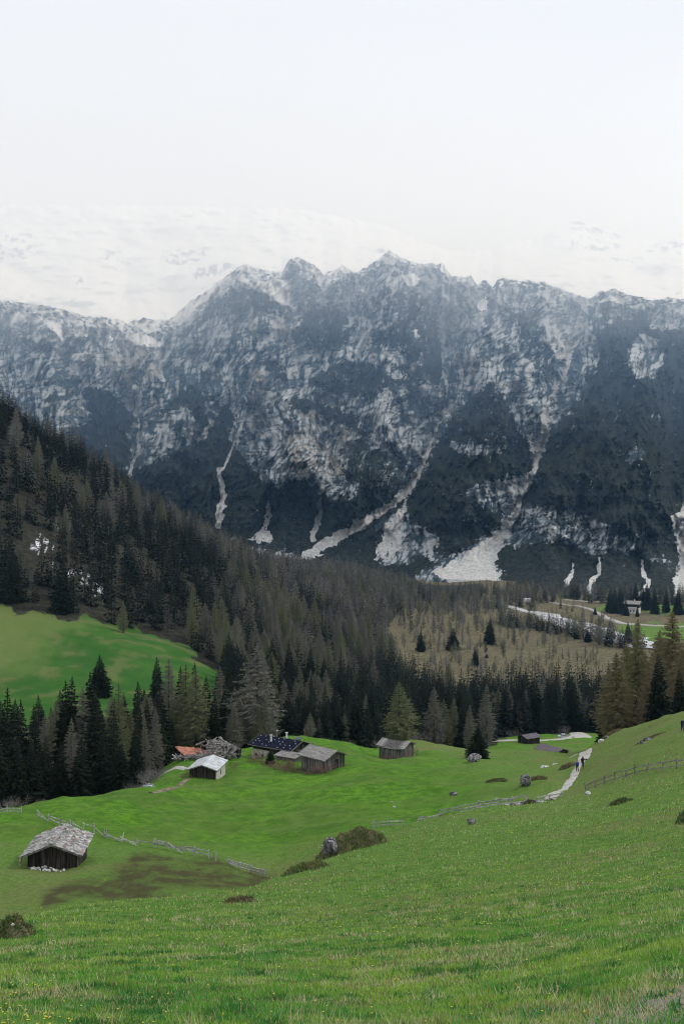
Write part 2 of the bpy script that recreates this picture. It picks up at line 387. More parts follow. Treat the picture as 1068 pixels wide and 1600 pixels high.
# where each kind of ground grows, in bearing (px) and distance (m)
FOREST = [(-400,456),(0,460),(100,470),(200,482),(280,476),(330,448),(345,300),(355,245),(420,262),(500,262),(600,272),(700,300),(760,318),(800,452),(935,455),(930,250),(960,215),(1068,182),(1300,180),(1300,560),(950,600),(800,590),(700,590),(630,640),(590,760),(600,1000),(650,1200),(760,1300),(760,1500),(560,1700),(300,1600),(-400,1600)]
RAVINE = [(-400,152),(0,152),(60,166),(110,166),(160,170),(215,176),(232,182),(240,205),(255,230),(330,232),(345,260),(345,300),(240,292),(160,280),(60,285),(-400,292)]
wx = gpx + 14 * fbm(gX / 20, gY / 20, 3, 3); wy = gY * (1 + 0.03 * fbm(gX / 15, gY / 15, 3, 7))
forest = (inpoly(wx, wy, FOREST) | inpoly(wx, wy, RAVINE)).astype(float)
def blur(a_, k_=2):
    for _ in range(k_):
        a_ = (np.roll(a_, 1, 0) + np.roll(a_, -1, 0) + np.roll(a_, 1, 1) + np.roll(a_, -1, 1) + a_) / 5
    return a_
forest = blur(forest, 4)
heath = sstep(590, 640, gY)
emer = sstep(280, 300, gY) * (1 - sstep(560, 620, gY)) * (gpx < 420)
snowp = (inpoly(wx, wy, [(40,545),(85,540),(88,562),(45,572)]) | inpoly(wx, wy, [(112,528),(160,518),(165,538),(118,556)])) * (fbm(gX / 4, gY / 6, 4, 17) > .2)
greenfar = inpoly(wx, wy, [(925, 870), (1300, 850), (1300, 1010), (975, 1010)]) | inpoly(wx, wy, [(930, 1150), (1300, 1030), (1300, 1100), (940, 1230)])
heath = np.where(greenfar, 0, heath)
darkp = inpoly(gpx + 25 * fbm(gX / 9, gY / 5, 4, 13), gY + 7 * fbm(gX / 8, gY / 8, 4, 19),
               [(60, 86), (150, 84), (240, 83), (330, 94), (410, 101), (440, 106), (330, 112), (240, 113), (180, 104), (110, 98), (60, 92)]).astype(float)
darkp = darkp * (.25 + .75 * sstep(-0.6, 0.3, fbm(gX / 5, gY / 5, 5, 77, .65)))
darkp = np.clip(blur(darkp, 6) * (1.15 + .9 * fbm(gX / 2.2, gY / 2.2, 4, 79)), 0, 1)
lush = sstep(112, 128, gY) * (1 - sstep(0.10, 0.22, gX / np.maximum(gY, 1) + 0.0009 * (gY - 150))) * (1 - sstep(250, 300, gY))
sl_ = np.clip((1 - sstep(-10, 110, gpx - .9 * (gY - 400) + 40 * fbm(gX / 14, gY / 22, 4, 63))) * sstep(360, 400, gY), 0, 1)
lush = np.maximum(lush, sstep(285, 300, gY) * (1 - sstep(560, 620, gY)) * (1 - 0.7 * sl_))
lush = np.maximum(lush, greenfar * .5)
straw = sstep(-0.1, 0.7, fbm(gX / 12, gY / 12, 4, 51)) * 0.7
straw = np.maximum(straw, sstep(0.15, 0.25, gX / np.maximum(gY, 1)) * sstep(60, 110, gY) * (1 - sstep(230, 300, gY)) * (0.35 + 0.5 * sstep(-0.2, 0.6, fbm(gX / 7, gY / 7, 3, 61))))
straw = np.maximum(straw, sl_ * (gY < 520) * .6)
straw = straw * (1 - 0.8 * lush * (gY < 280)) + 0.55 * inpoly(wx, wy, [(620, 248), (650, 236), (730, 240), (745, 290), (630, 290)])
straw = np.maximum(straw, 0.9 * ((1 - sstep(0, 6, np.abs(gY - 457 - 18 * np.exp(-((gpx - 200) / 90) ** 2)))) * (gpx < 345)))
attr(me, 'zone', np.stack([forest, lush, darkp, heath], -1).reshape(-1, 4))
bare = np.zeros_like(gX)
bare = np.maximum(bare, 1 - sstep(-0.6, 1.2, 9.0 - gY - 1.5 * (4.6 - gX) + 0.9 * fbm(gX, gY, 3, 91)) if False else sstep(0.0, 1.0, (gX - 1.2) * 1.0 - (gY - 7.0) * 0.8 + 0.8 * fbm(gX / 1.5, gY / 1.5, 3, 91)) * (gY < 14))
attr(me, 'zone2', np.stack([np.clip(straw, 0, 1), bare, snowp * 1.0, emer], -1).reshape(-1, 4))

t = NT('alpine meadow')
v = t.coord(); z = t.split(t.attr('zone').outputs['Color']); zh = t.attr('zone').outputs['Alpha']
z2 = t.split(t.attr('zone2').outputs['Color'])
n_s = t.noise(v, 2.2, 6, 0.7); n_m = t.noise(v, 0.35, 5, 0.6); n_l = t.noise(v, 0.06, 4, 0.55); n_f = t.noise(v, 14.0, 4, 0.7)
mead = t.mix(t.step(n_s, 0.35, 0.68), (0.08, 0.165, 0.027), (0.16, 0.26, 0.055))
lushc = t.mix(t.step(t.noise(v, 0.5, 8, 0.78), 0.36, 0.66), (0.048, 0.145, 0.010), (0.13, 0.29, 0.02))
lushc = t.mix(t.math('MULTIPLY', t.step(n_l, 0.4, 0.62), 0.8), lushc, t.mix(t.step(n_m, 0.35, 0.6), (0.125, 0.20, 0.04), (0.07, 0.15, 0.02)))
lushc = t.mix(t.math('MULTIPLY', t.step(t.noise(v, 0.9, 6, 0.75), 0.5, 0.68), 0.6), lushc, (0.035, 0.10, 0.012))
lushc = t.mix(t.math('MULTIPLY', t.step(t.noise(t.coord((1, 2.2, 1)), 0.22, 6, 0.7), 0.58, 0.72), 0.55), lushc, (0.17, 0.19, 0.07))
lushc = t.mix(t.attr('zone2').outputs['Alpha'], lushc, t.mix(t.step(n_l, 0.35, 0.65), (0.028, 0.105, 0.014), (0.045, 0.13, 0.018)))
c = t.mix(z[1], mead, lushc)
c = t.mix(t.math('MULTIPLY', z2[0], t.step(n_s, 0.3, 0.62)), c, t.mix(n_f, (0.13, 0.125, 0.045), (0.24, 0.225, 0.10)))
c = t.mix(t.math('MULTIPLY', t.step(n_f, 0.45, 0.75), 0.35), c, (0.035, 0.065, 0.014))
c = t.mix(t.math('MULTIPLY', z[2], 0.85), c, t.mix(n_s, (0.034, 0.024, 0.014), (0.085, 0.062, 0.032)))
c = t.mix(zh, c, t.mix(t.step(n_m, 0.35, 0.65), (0.085, 0.075, 0.042), (0.18, 0.155, 0.092)))
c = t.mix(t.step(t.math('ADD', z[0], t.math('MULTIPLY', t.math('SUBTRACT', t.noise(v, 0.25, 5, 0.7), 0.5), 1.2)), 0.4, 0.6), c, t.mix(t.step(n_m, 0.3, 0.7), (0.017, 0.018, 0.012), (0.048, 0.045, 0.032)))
c = t.mix(t.math('MULTIPLY', z2[2], t.step(t.noise(v, 0.5, 4, 0.7), 0.45, 0.55)), c, (0.8, 0.82, 0.84))
c = t.mix(z2[1], c, t.mix(n_f, (0.15, 0.13, 0.10), (0.40, 0.36, 0.31)))
hh = t.math('ADD', t.math('MULTIPLY', n_s, 0.6), t.math('MULTIPLY', n_f, 0.25))
hh = t.math('ADD', hh, t.math('MULTIPLY', t.noise(v, 0.8, 6, 0.7), 1.2))
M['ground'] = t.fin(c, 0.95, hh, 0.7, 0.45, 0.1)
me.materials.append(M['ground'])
ground = link(bpy.data.objects.new('meadow', me)); tag(ground, 'green alpine meadow running down into the valley', kind='structure')

# ------------------------------------------------------------------ the mountain wall
RIDGE = [(-260,470),(0,468),(45,472),(100,482),(135,495),(165,493),(200,505),(225,495),(250,500),(267,498),(285,480),(310,462),(335,445),(360,425),(378,412),(400,418),(440,425),(452,406),(465,400),(490,412),(505,428),(520,424),(534,412),(555,425),(575,415),(608,390),(625,400),(650,410),(690,412),(705,430),(735,431),(745,446),(752,437),(762,438),(769,448),(776,436),(785,432),(801,437),(840,440),(870,447),(890,456),(920,466),(935,455),(960,452),(990,462),(1020,468),(1040,465),(1068,466),(1330,470)]
BASE = [(-260,880),(400,888),(534,895),(640,901),(700,905),(780,908),(850,925),(950,935),(1068,930),(1330,925)]
BASEY = [(-260,1900),(400,1830),(534,1790),(640,1700),(700,1630),(780,1560),(850,1370),(950,1275),(1068,1300),(1330,1330)]
def ip(L, x): return np.interp(x, [a for a, _ in L], [b for _, b in L])
mp = np.arange(-250, 1320, 1.55); nr = 430
q = np.linspace(-0.07, 1.0, nr)
P2, Q2 = np.meshgrid(mp, q)
jag = 3.5 * ridged(P2 / 22, P2 * 0, 4, 201) - 3
rr = ip(RIDGE, P2) + jag * 0.8; rb = ip(BASE, P2); yb = ip(BASEY, P2)
ROW = rb + (rr - rb) * Q2
tq = np.clip(Q2, 0, 1)
Yr = 2850 + 60 * noise2(P2 / 140, P2 * 0, 5)
DY = yb + (Yr - yb) * (0.55 * tq ** 0.75 + 0.45 * tq) - 400 * np.maximum(-Q2, 0)
GUL = {
 'g1': [(915,480),(905,505),(895,545),(885,575),(870,603),(852,640),(846,680),(840,715),(830,740),(812,785),(797,820),(770,862),(735,900)],
 'g2': [(690,520),(693,570),(698,605),(692,650),(675,690),(655,735),(640,765),(600,796),(560,820),(480,868)],
 'g3': [(385,560),(375,640),(370,680),(360,705),(352,728),(343,736),(350,760),(346,790),(342,822)],
 'g4': [(305,560),(315,608),(323,630),(328,650),(330,665),(318,682),(290,700)],
 'g5': [(190,520),(200,600),(206,630),(217,658),(217,700),(205,735),(195,760)],
 'g6': [(400,640),(398,700),(402,748),(418,772),(418,792),(422,806),(412,828),(405,845)],
 'g7': [(520,700),(520,745),(503,775),(496,805),(490,840)],
 'g8': [(900,800),(930,830),(935,870),(934,895),(922,915),(919,932)],
 'g9': [(1075,760),(1062,830),(1062,890),(1062,930)],
 'g10': [(1005,840),(1003,880),(1012,912),(1000,930)],
 'g11': [(893,860),(893,890),(885,915)],
 'g12': [(100,500),(110,560),(120,640),(110,690)],
 'g13': [(465,430),(470,490),(455,530),(470,600),(455,680)],
 'g14': [(935,470),(945,520),(990,480)],
}
SPUR = [([(770,560),(765,600),(750,680),(730,760),(700,850)], 110, 55), ([(610,400),(600,480),(580,560),(560,660),(560,760),(590,820)], 90, 70),
        ([(940,470),(930,540),(905,620),(890,700),(870,790),(850,870)], 80, 50), ([(1030,470),(1010,560),(1000,680),(990,800)], 90, 60),
        ([(400,430),(395,500),(420,580),(440,680),(450,750)], 80, 55), ([(180,510),(210,560),(270,640),(260,700)], 60, 50),
        ([(820,450),(800,520),(820,600),(835,650)], 80, 30), ([(50,480),(60,560),(80,650)], 70, 60), ([(300,620),(290,700)], 40, 30), ([(960,870),(960,930)], 35, 30)]
WR = 9.0; wxm = P2 + WR * fbm(P2 / 30, ROW / 30, 4, 301); wym = ROW + WR * fbm(P2 / 30, ROW / 30, 4, 331)
for k, L in GUL.items():
    d, tt = dline(wxm, wym, L); A = 150 if k in ('g1', 'g2') else 62
    DY = DY + A * np.exp(-d / (36 if A > 80 else 18)) * sstep(0, 0.12, tq) * (1 - sstep(.72, 1, tt))
for L, A, wd in SPUR:
    d, tt = dline(wxm, wym, L); DY = DY - 1.7 * A * np.exp(-(d / wd) ** 1.5) * sstep(0, 0.38, tq)
edge = sstep(0, 0.26, tq)
DY = DY - 72 * (ridged(P2 / 85, ROW / 150, 5, 401) - 0.5) * edge
DY = DY - 21 * ridged(P2 / 20, ROW / 34, 4, 431) * edge
wr_ = P2 + 26 * fbm(P2 / 110, ROW / 110, 3, 461) + .25 * ROW
DY = DY - 20 * (ridged(wr_ / 15, ROW / 75, 4, 463, .55)) * edge * sstep(0, .25, tq)
DY = DY - 5.5 * ridged(wr_ / 5, ROW / 16, 3, 467) * edge
# rock steps: flat strata make ledges
DY = DY + 5 * np.abs(fbm(P2 / 40, ROW / 8, 3, 451)) * edge
mX = (P2 - 534) / F * DY; mZ = (800 - ROW) / F * DY

VEG = [  # dwarf pine slopes (weight, outline)
 (.50,[(480,400),(720,400),(720,480),(700,570),(600,620),(540,560),(480,490)]),(.47,[(600,690),(700,560),(770,560),(700,650),(640,760),(560,830),(480,860),(440,770),(560,740)]),(.5,[(800,800),(1060,800),(1060,930),(800,910)]),
 (.45,[(240,640),(320,620),(310,700),(200,720)]),
 (.8,[(300,505),(320,480),(345,462),(370,446),(400,450),(440,475),(460,492),(468,512),(440,497),(400,482),(370,487),(345,492),(320,508),(290,528),(272,534)]),
 (.85,[(460,515),(475,485),(510,475),(540,490),(550,520),(540,545),(500,548),(470,538),(448,540)]),
 (.8,[(625,450),(660,455),(682,500),(692,560),(690,605),(660,600),(640,590),(590,562),(572,530),(610,510),(640,480)]),
 (.85,[(475,600),(505,580),(534,562),(580,572),(640,600),(652,640),(600,632),(560,622),(520,615)]),
 (.85,[(432,622),(470,620),(534,638),(562,650),(580,685),(534,668),(500,652),(460,640)]),
 (.75,[(388,562),(430,558),(445,575),(460,600),(430,592),(400,572)]),
 (.95,[(132,604),(162,606),(186,618),(205,640),(214,655),(203,680),(200,722),(180,760),(120,720),(98,680),(140,655)]),
 (.95,[(243,642),(290,610),(304,598),(318,620),(327,650),(330,668),(318,684),(300,690),(268,660)]),
 (.97,[(190,740),(258,716),(320,685),(337,650),(328,620),(342,622),(365,636),(370,660),(360,690),(374,706),(400,738),(412,752),(440,758),(468,748),(500,764),(530,792),(560,764),(600,765),(645,780),(600,812),(480,868),(420,860),(380,850),(200,790)]),
 (.92,[(666,722),(700,655),(765,594),(800,640),(826,690),(836,720),(832,745),(800,757),(770,765),(735,785),(790,808),(780,828),(720,862),(690,872),(655,845),(632,802),(642,775)]),
 (.93,[(845,702),(880,650),(918,600),(930,560),(935,520),(960,498),(990,500),(1010,480),(1340,480),(1340,800),(1040,830),(960,805),(920,800),(860,790),(822,790),(802,800),(832,745)]),
 (.95,[(772,872),(790,852),(850,848),(880,843),(920,868),(960,852),(1040,880),(1058,900),(1052,940),(850,940),(790,912)]),
 (.72,[(801,482),(830,490),(870,540),(885,560),(862,605),(840,585),(801,535),(760,560),(772,520)]),
 (.75,[(620,742),(600,700),(560,690),(530,740),(560,765),(640,765)]),
 (.95,[(470,872),(560,828),(600,822),(592,880),(640,882),(650,862),(690,878),(640,905),(460,905)]),
 (.8,[(68,622),(88,604),(106,620),(96,636),(76,632)]),(.7,[(930,455),(1010,468),(1015,480),(1000,500),(940,500),(925,480)]),
 (.75,[(740,445),(790,432),(860,442),(905,470),(900,480),(850,452),(800,447),(760,460)]),
 (.7,[(560,470),(600,460),(640,450),(620,480),(580,500)]),(.7,[(700,440),(740,470),(740,500),(710,470)]),
 (.72,[(740,510),(790,490),(800,500),(770,540),(750,540)]),(.9,[(840,790),(900,790),(1060,800),(1060,880),(1000,860),(940,830),(900,810)]),
 (.7,[(0,520),(60,530),(120,540),(100,560),(40,545)]),(.65,[(270,600),(300,585),(300,600),(275,615)]),
]
ROCK = [(.15,[(213,702),(230,668),(262,645),(290,635),(312,662),(300,688),(262,706),(235,712)]),
 (.3,[(720,775),(738,758),(785,752),(836,742),(820,770),(800,795),(788,802),(760,782)]),(.1,[(632,822),(660,824),(692,850),(655,868),(636,848)]),
 (.1,[(983,545),(1000,520),(1022,528),(1036,560),(1030,580),(1000,592),(984,580)]),(.2,[(1013,492),(1030,470),(1068,472),(1120,480),(1068,512),(1040,514),(1018,512)]),
 (.15,[(903,555),(925,543),(932,568),(915,590),(905,575)]),(.1,[(773,588),(800,594),(832,610),(852,640),(860,662),(847,690),(836,702),(820,672),(795,640)]),
 (.56,[(805,812),(850,800),(905,798),(960,828),(1000,862),(920,868),(880,842),(850,846),(800,862)]),
 (.3,[(740,490),(770,480),(801,500),(808,530),(780,560),(750,585),(735,560)]),(.35,[(570,545),(600,540),(640,560),(635,570),(590,572)]),
 (.35,[(640,600),(700,600),(750,570),(720,620),(690,655),(640,730),(600,680),(640,640)]),(.3,[(575,620),(620,605),(640,612),(600,632)]),
 (.45,[(965,708),(1000,700),(1010,712),(975,722)]),(.4,[(700,690),(740,690),(790,700),(760,712),(720,710)])]
SNOW = [[(62,490),(80,500),(100,515),(106,534),(98,536),(90,520),(72,510)],[(0,496),(25,488),(42,492),(38,505),(25,514),(5,505)],[(112,515),(130,512),(136,526),(125,530)],
 [(108,556),(135,548),(141,562),(115,563)],[(152,515),(176,527),(172,533),(158,524)],[(195,526),(225,519),(250,536),(245,544),(215,537),(200,532)],
 [(220,506),(247,493),(257,500),(240,520),(225,516)],[(184,500),(192,500),(195,526),(190,522)],[(364,430),(385,446),(400,452),(430,468),(455,482),(467,491),(452,463),(450,443),(435,438),(400,443),(378,432)],
 [(262,506),(290,475),(330,450),(366,422),(345,450),(310,478),(292,500),(280,503)],[(498,426),(508,440),(503,455),(495,445)],[(628,430),(642,427),(657,434),(645,448),(632,441)],
 [(746,477),(760,464),(763,472),(755,488),(745,484)],[(686,402),(720,422),(732,430),(700,433),(690,425)],[(555,452),(562,448),(565,458)],[(897,462),(915,468),(922,490),(917,490),(905,476)],
 [(882,567),(893,543),(893,560),(887,580),(881,584)],[(686,646),(694,640),(696,653),(690,653)],[(610,395),(640,392),(650,412),(625,410)],[(520,425),(540,410),(556,425),(545,432)],
 [(925,470),(960,462),(1000,470),(980,474),(945,472)],[(980,478),(1010,474),(1006,486),(985,483)],[(645,515),(651,512),(653,528),(648,528)],[(418,785),(424,800),(414,830),(410,826),(419,803)]]
SCREE = [(1.,[(676,892),(700,912),(778,915),(772,880),(779,860),(797,835),(803,800),(793,806),(776,830),(750,850),(720,870)]),
 (.75,[(640,768),(634,800),(625,822),(627,855),(606,872),(584,878),(590,846),(602,822),(626,792)]),
 (.75,[(385,846),(400,832),(422,828),(424,846)]),(1.,[(1048,806),(1068,797),(1200,800),(1200,950),(1055,935),(1050,902),(1062,890),(1058,850)]),
 (.62,[(905,488),(912,500),(897,545),(887,575),(870,560),(860,535),(885,530)]),(.9,[(822,686),(830,690),(838,710),(830,705)]),(.72,[(852,640),(862,655),(845,720),(838,716),(832,690),(842,670)])]
SLINE = [('g1', 4.5, .25, 1), ('g2', 6.5, .5, 1), ('g2', 1.8, 0, .5), ('g3', 3.6, .25, 1), ('g4', 3.0, .35, .9), ('g5', 2.8, .35, .9), ('g6', 3.8, .5, 1), ('g7', 4.0, .5, 1), ('g8', 4.0, .4, 1), ('g10', 4.0, .3, 1), ('g11', 3.5, .3, 1), ('g9', 5., 0, .5)]
wx2 = P2 + 5 * fbm(P2 / 14, ROW / 14, 4, 501) + 2 * fbm(P2 / 3.5, ROW / 3.5, 2, 507); wy2 = ROW + 4 * fbm(P2 / 14, ROW / 14, 4, 511)
veg = np.zeros(P2.shape)
for ps in range(4):
    ax = P2 + 11 * fbm(P2 / 16, ROW / 16, 4, 900 + ps * 40, .6); ay = ROW + 9 * fbm(P2 / 16, ROW / 16, 4, 920 + ps * 40, .6)
    vv = np.full(P2.shape, 0.29) + 0.14 * sstep(640, 860, ROW) + .08 * (1 - sstep(440, 520, ROW))
    for wgt, poly in VEG: vv = np.where(inpoly(ax, ay, poly), np.maximum(vv, wgt), vv)
    for wgt, poly in ROCK: vv = np.where(inpoly(ax, ay, poly), wgt, vv)
    veg += vv / 4
wq = P2 + 6 * fbm(P2 / 30, ROW / 30, 3, 525)
veg = veg * 1.0 + (0.17 - .05 * sstep(.7, .9, veg)) * fbm((wq + .3 * ROW) / 13, ROW / 15, 6, 521, 0.72) + 0.09 * fbm(wq / 5, ROW / 34, 4, 527, .6) + .06 * fbm(wq / 30, (ROW + .25 * P2) / 9, 4, 533, .6) - .06
veg = np.where(veg > .95, .95, veg) - .12 * (ridged(wq / 30, ROW / 60, 5, 535, .6) > 1.05)
gsl = -np.gradient(DY, axis=0) / (np.gradient(ROW, axis=0) + 1e-6)
kk = np.ones(5) / 5; gsm = np.apply_along_axis(lambda a_: np.convolve(a_, kk, 'same'), 0, gsl)
gmed = np.median(gsm, axis=1)[:, None]; ledge = np.clip((gsm - gmed) / 4.0, -1.2, 1.2)
veg = veg + .085 * ledge
crk = np.maximum((1 - np.abs(noise2(wr_ / 13, ROW / 60, 571))) ** 7, (1 - np.abs(noise2(wr_ / 6, ROW / 26, 573))) ** 8 * .8)
led_shade = (1 - np.abs(noise2(wq / 38, (ROW + .22 * P2 + 8 * noise2(P2 / 30, ROW / 30, 579)) / 11, 577))) ** 7  # shadows of the ledges, painted as dark lines into the rock tone
rbri = .78 + .16 * (1 - sstep(440, 620, ROW)) - .62 * crk - .45 * led_shade - .10 * ledge + .28 * fbm(wq / 6, ROW / 50, 5, 543, .6) + .12 * fbm(wq / 40, (ROW + .2 * P2) / 6, 4, 547, .6) + .3 * fbm(wq / 34, ROW / 34, 5, 549, .6)  # paler toward the ridge: haze brightness put into the rock colour
snow = np.zeros(P2.shape)
for poly in SNOW: snow = np.where(inpoly(wx2, wy2, poly), 1.0, snow)
nearr = 1 - sstep(3, 30 + 26 * (P2 < 560), ROW - rr)
snow = np.maximum(snow, (.50 + .10 * (P2 < 560)) * nearr)
snow = snow + 0.42 * fbm((P2 + ROW) / 11, (ROW - 0.4 * P2) / 5, 4, 551)* (snow > 0.05)
scree = np.zeros(P2.shape)
for wgt, poly in SCREE: scree = np.where(inpoly(wx2, wy2, poly), np.maximum(scree, wgt), scree)
for k, wd, a, b in SLINE:
    d, tt = dline(P2 + 4 * fbm(P2 / 22, ROW / 22, 4, 561, .6), ROW + 3 * fbm(P2 / 14, ROW / 14, 3, 565), GUL[k])
    wv = wd * (.6 + .9 * (tt - a) / (b - a + .01)) * (1 + .6 * fbm(P2 / 12 + 7, ROW / 12, 3, 569))
    scree = np.maximum(scree, (1 - sstep(.5, 1.25, d / np.maximum(wv, .4))) * ((tt >= a) & (tt <= b)) * 0.98)
scree = np.where(scree >= .99, 1.2, scree) + 0.42 * fbm(P2 / 7, ROW / 9, 5, 571, .65) * (scree > 0.05)
tan = np.zeros(P2.shape)
for poly in ([(170,530),(248,535),(245,600),(180,610),(168,580)],[(450,632),(560,650),(540,740),(470,745),(445,690)],[(365,480),(470,500),(460,520),(380,520)],[(385,575),(420,575),(410,680),(385,640)],[(570,540),(640,560),(600,575)],[(700,530),(770,580),(720,600)],[(985,560),(1035,585),(1000,592)],[(775,752),(835,745),(800,800)],[(635,822),(690,850),(655,866)],[(1048,800),(1200,800),(1200,950),(1050,935)],[(770,590),(850,640),(830,650)],[(870,800),(940,805),(920,830)]):
    tan = np.where(inpoly(wx2, wy2, poly), 1.0, tan)
me = mesh_np('mountain', np.stack([mX, DY, mZ], -1).reshape(-1, 3), grid_faces(*P2.shape), True)
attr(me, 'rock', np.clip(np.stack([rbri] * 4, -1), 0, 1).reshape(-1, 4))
attr(me, 'mask', np.clip(np.stack([veg, scree, snow, tan], -1), 0, 1.3).reshape(-1, 4))
t = NT('mountain rock, dwarf pine, scree and snow')
am = t.attr('mask'); s3 = t.split(am.outputs['Color']); al = am.outputs['Alpha']
v = t.coord(); vs = t.coord((1, 1, 0.22)); vh = t.coord((0.35, 0.35, 1.6))
n1 = t.noise(v, 0.03, 8, 0.68); n2 = t.noise(vs, 0.045, 6, 0.65); n3 = t.noise(vh, 0.06, 6, 0.65); n4 = t.noise(v, 0.16, 4, 0.7)
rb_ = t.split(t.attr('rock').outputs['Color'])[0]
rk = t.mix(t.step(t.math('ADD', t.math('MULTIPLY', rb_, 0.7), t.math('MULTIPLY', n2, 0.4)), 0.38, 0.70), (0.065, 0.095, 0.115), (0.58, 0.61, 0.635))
rk = t.mix(t.math('MULTIPLY', t.step(n3, 0.55, 0.68), 0.35), rk, (0.07, 0.08, 0.088))
rk = t.mix(t.math('MULTIPLY', t.step(n1, 0.52, 0.66), 0.5), rk, (0.54, 0.56, 0.57))
rk = t.mix(t.math('MULTIPLY', t.math('MULTIPLY', al, 0.5), t.step(t.noise(vs, 0.02, 5, 0.7), 0.48, 0.60)), rk, (0.52, 0.46, 0.38))
vg = t.mix(t.step(t.noise(v, 0.11, 6, 0.8), 0.38, 0.66), (0.011, 0.016, 0.017), (0.058, 0.068, 0.055))
vf = t.step(t.math('ADD', s3[0], t.math('ADD', t.math('MULTIPLY', t.math('SUBTRACT', n1, 0.5), 0.9), t.math('MULTIPLY', t.math('SUBTRACT', n4, 0.5), 0.9))), 0.47, 0.55)
vf2 = t.step(t.math('ADD', s3[0], t.math('MULTIPLY', t.math('SUBTRACT', n4, 0.5), 0.8)), 0.42, 0.6)
c = t.mix(t.math('MULTIPLY', vf, vf2), rk, vg)
sf = t.step(t.math('ADD', s3[1], t.math('MULTIPLY', t.math('SUBTRACT', n4, 0.5), 0.5)), 0.45, 0.62)
c = t.mix(sf, c, t.mix(t.step(n4, 0.3, 0.7), (0.50, 0.50, 0.49), (0.80, 0.80, 0.78)))
wf = t.step(t.math('ADD', s3[2], t.math('MULTIPLY', t.math('SUBTRACT', n4, 0.5), 0.5)), 0.50, 0.60)
c = t.mix(wf, c, (0.95, 0.96, 0.97))
hh = t.math('ADD', n1, t.math('MULTIPLY', n4, 0.4))
me.materials.append(t.fin(c, 0.95, hh, 0.9, 14.0, 0.05))
mountain = link(bpy.data.objects.new('mountain', me)); tag(mountain, 'steep grey rock wall with dark dwarf pine and pale scree gullies', kind='structure')

# ------------------------------------------------------------------ snowfields behind the ridge
TOP = [(-260,318),(300,322),(460,326),(600,352),(700,392),(760,392),(800,382),(850,364),(880,352),(900,344),(920,350),(950,357),(985,374),(1030,374),(1068,367),(1330,350)]
mp = np.arange(-250, 1320, 2.6); q = np.linspace(0, 1, 170); P3, Q3 = np.meshgrid(mp, q)
top = ip(TOP, P3); low = ip(RIDGE, P3) + 60
RW = low + (top - low) * Q3 + 3.5 * fbm(P3 / 15, P3 * 0, 4, 603) * Q3 ** 8
Y3 = 3010 + 1150 * Q3 + 90 * fbm(P3 / 90, RW / 40, 3, 611) * sstep(0, .2, Q3) + 12 * ridged(P3 / 25, RW / 14, 3, 617)
me = mesh_np('snowfield', np.stack([(P3 - 534) / F * Y3, Y3, (800 - RW) / F * Y3], -1).reshape(-1, 3), grid_faces(*P3.shape), True)
rk = 0.10 + 0.30 * fbm((P3 + .6 * RW) / 16, (RW - .2 * P3) / 9, 6, 621, 0.68) - .25 * (1 - sstep(0, 40, RW - top)) * (P3 < 760)
pat = [[(880,378),(900,368),(935,372),(982,387),(955,392),(890,394)],[(1000,384),(1068,374),(1200,372),(1200,398),(1005,396)],[(240,402),(262,388),(300,390),(330,384),(332,404),(270,416)],[(868,362),(900,345),(940,356),(985,374),(930,366),(900,360)],
       [(-100,372),(50,364),(58,395),(40,406),(-100,402)],[(155,388),(192,390),(186,412),(162,408)],[(116,430),(142,430),(145,442),(118,442)],[(440,338),(475,332),(480,352)],[(940,400),(1000,402),(1000,412),(945,410)],[(560,392),(610,388),(600,396)],[(300,415),(365,412),(360,424),(300,440)]]
w3 = P3 + 7 * fbm(P3 / 14, RW / 7, 4, 631); w4 = RW + 4 * fbm(P3 / 12, RW / 7, 4, 641)
for poly in pat: rk = np.where(inpoly(w3, w4, poly), rk + 0.34 + .25 * fbm(P3 / 7, RW / 9, 4, 651, .65), rk)
rk = rk + 0.16 * (1 - sstep(5, 45, ip(RIDGE, P3) - RW)) 
attr(me, 'mask', np.clip(np.stack([rk, rk, rk, rk], -1), 0, 1).reshape(-1, 4))
t = NT('snow with rock ribs'); a0 = t.split(t.attr('mask').outputs['Color'])[0]; v = t.coord(); n = t.noise(v, 0.05, 6, 0.65)
f = t.step(t.math('ADD', a0, t.math('MULTIPLY', t.math('SUBTRACT', n, 0.5), 0.6)), 0.47, 0.58)
me.materials.append(t.fin(t.mix(f, (0.95, 0.96, 0.97), t.mix(n, (0.12, 0.13, 0.14), (0.30, 0.31, 0.32))), 0.9, n, 0.4, 8.0, 0.1))
sn = link(bpy.data.objects.new('snowfield', me)); tag(sn, 'high snowfields with grey rock ribs fading into cloud', kind='structure')
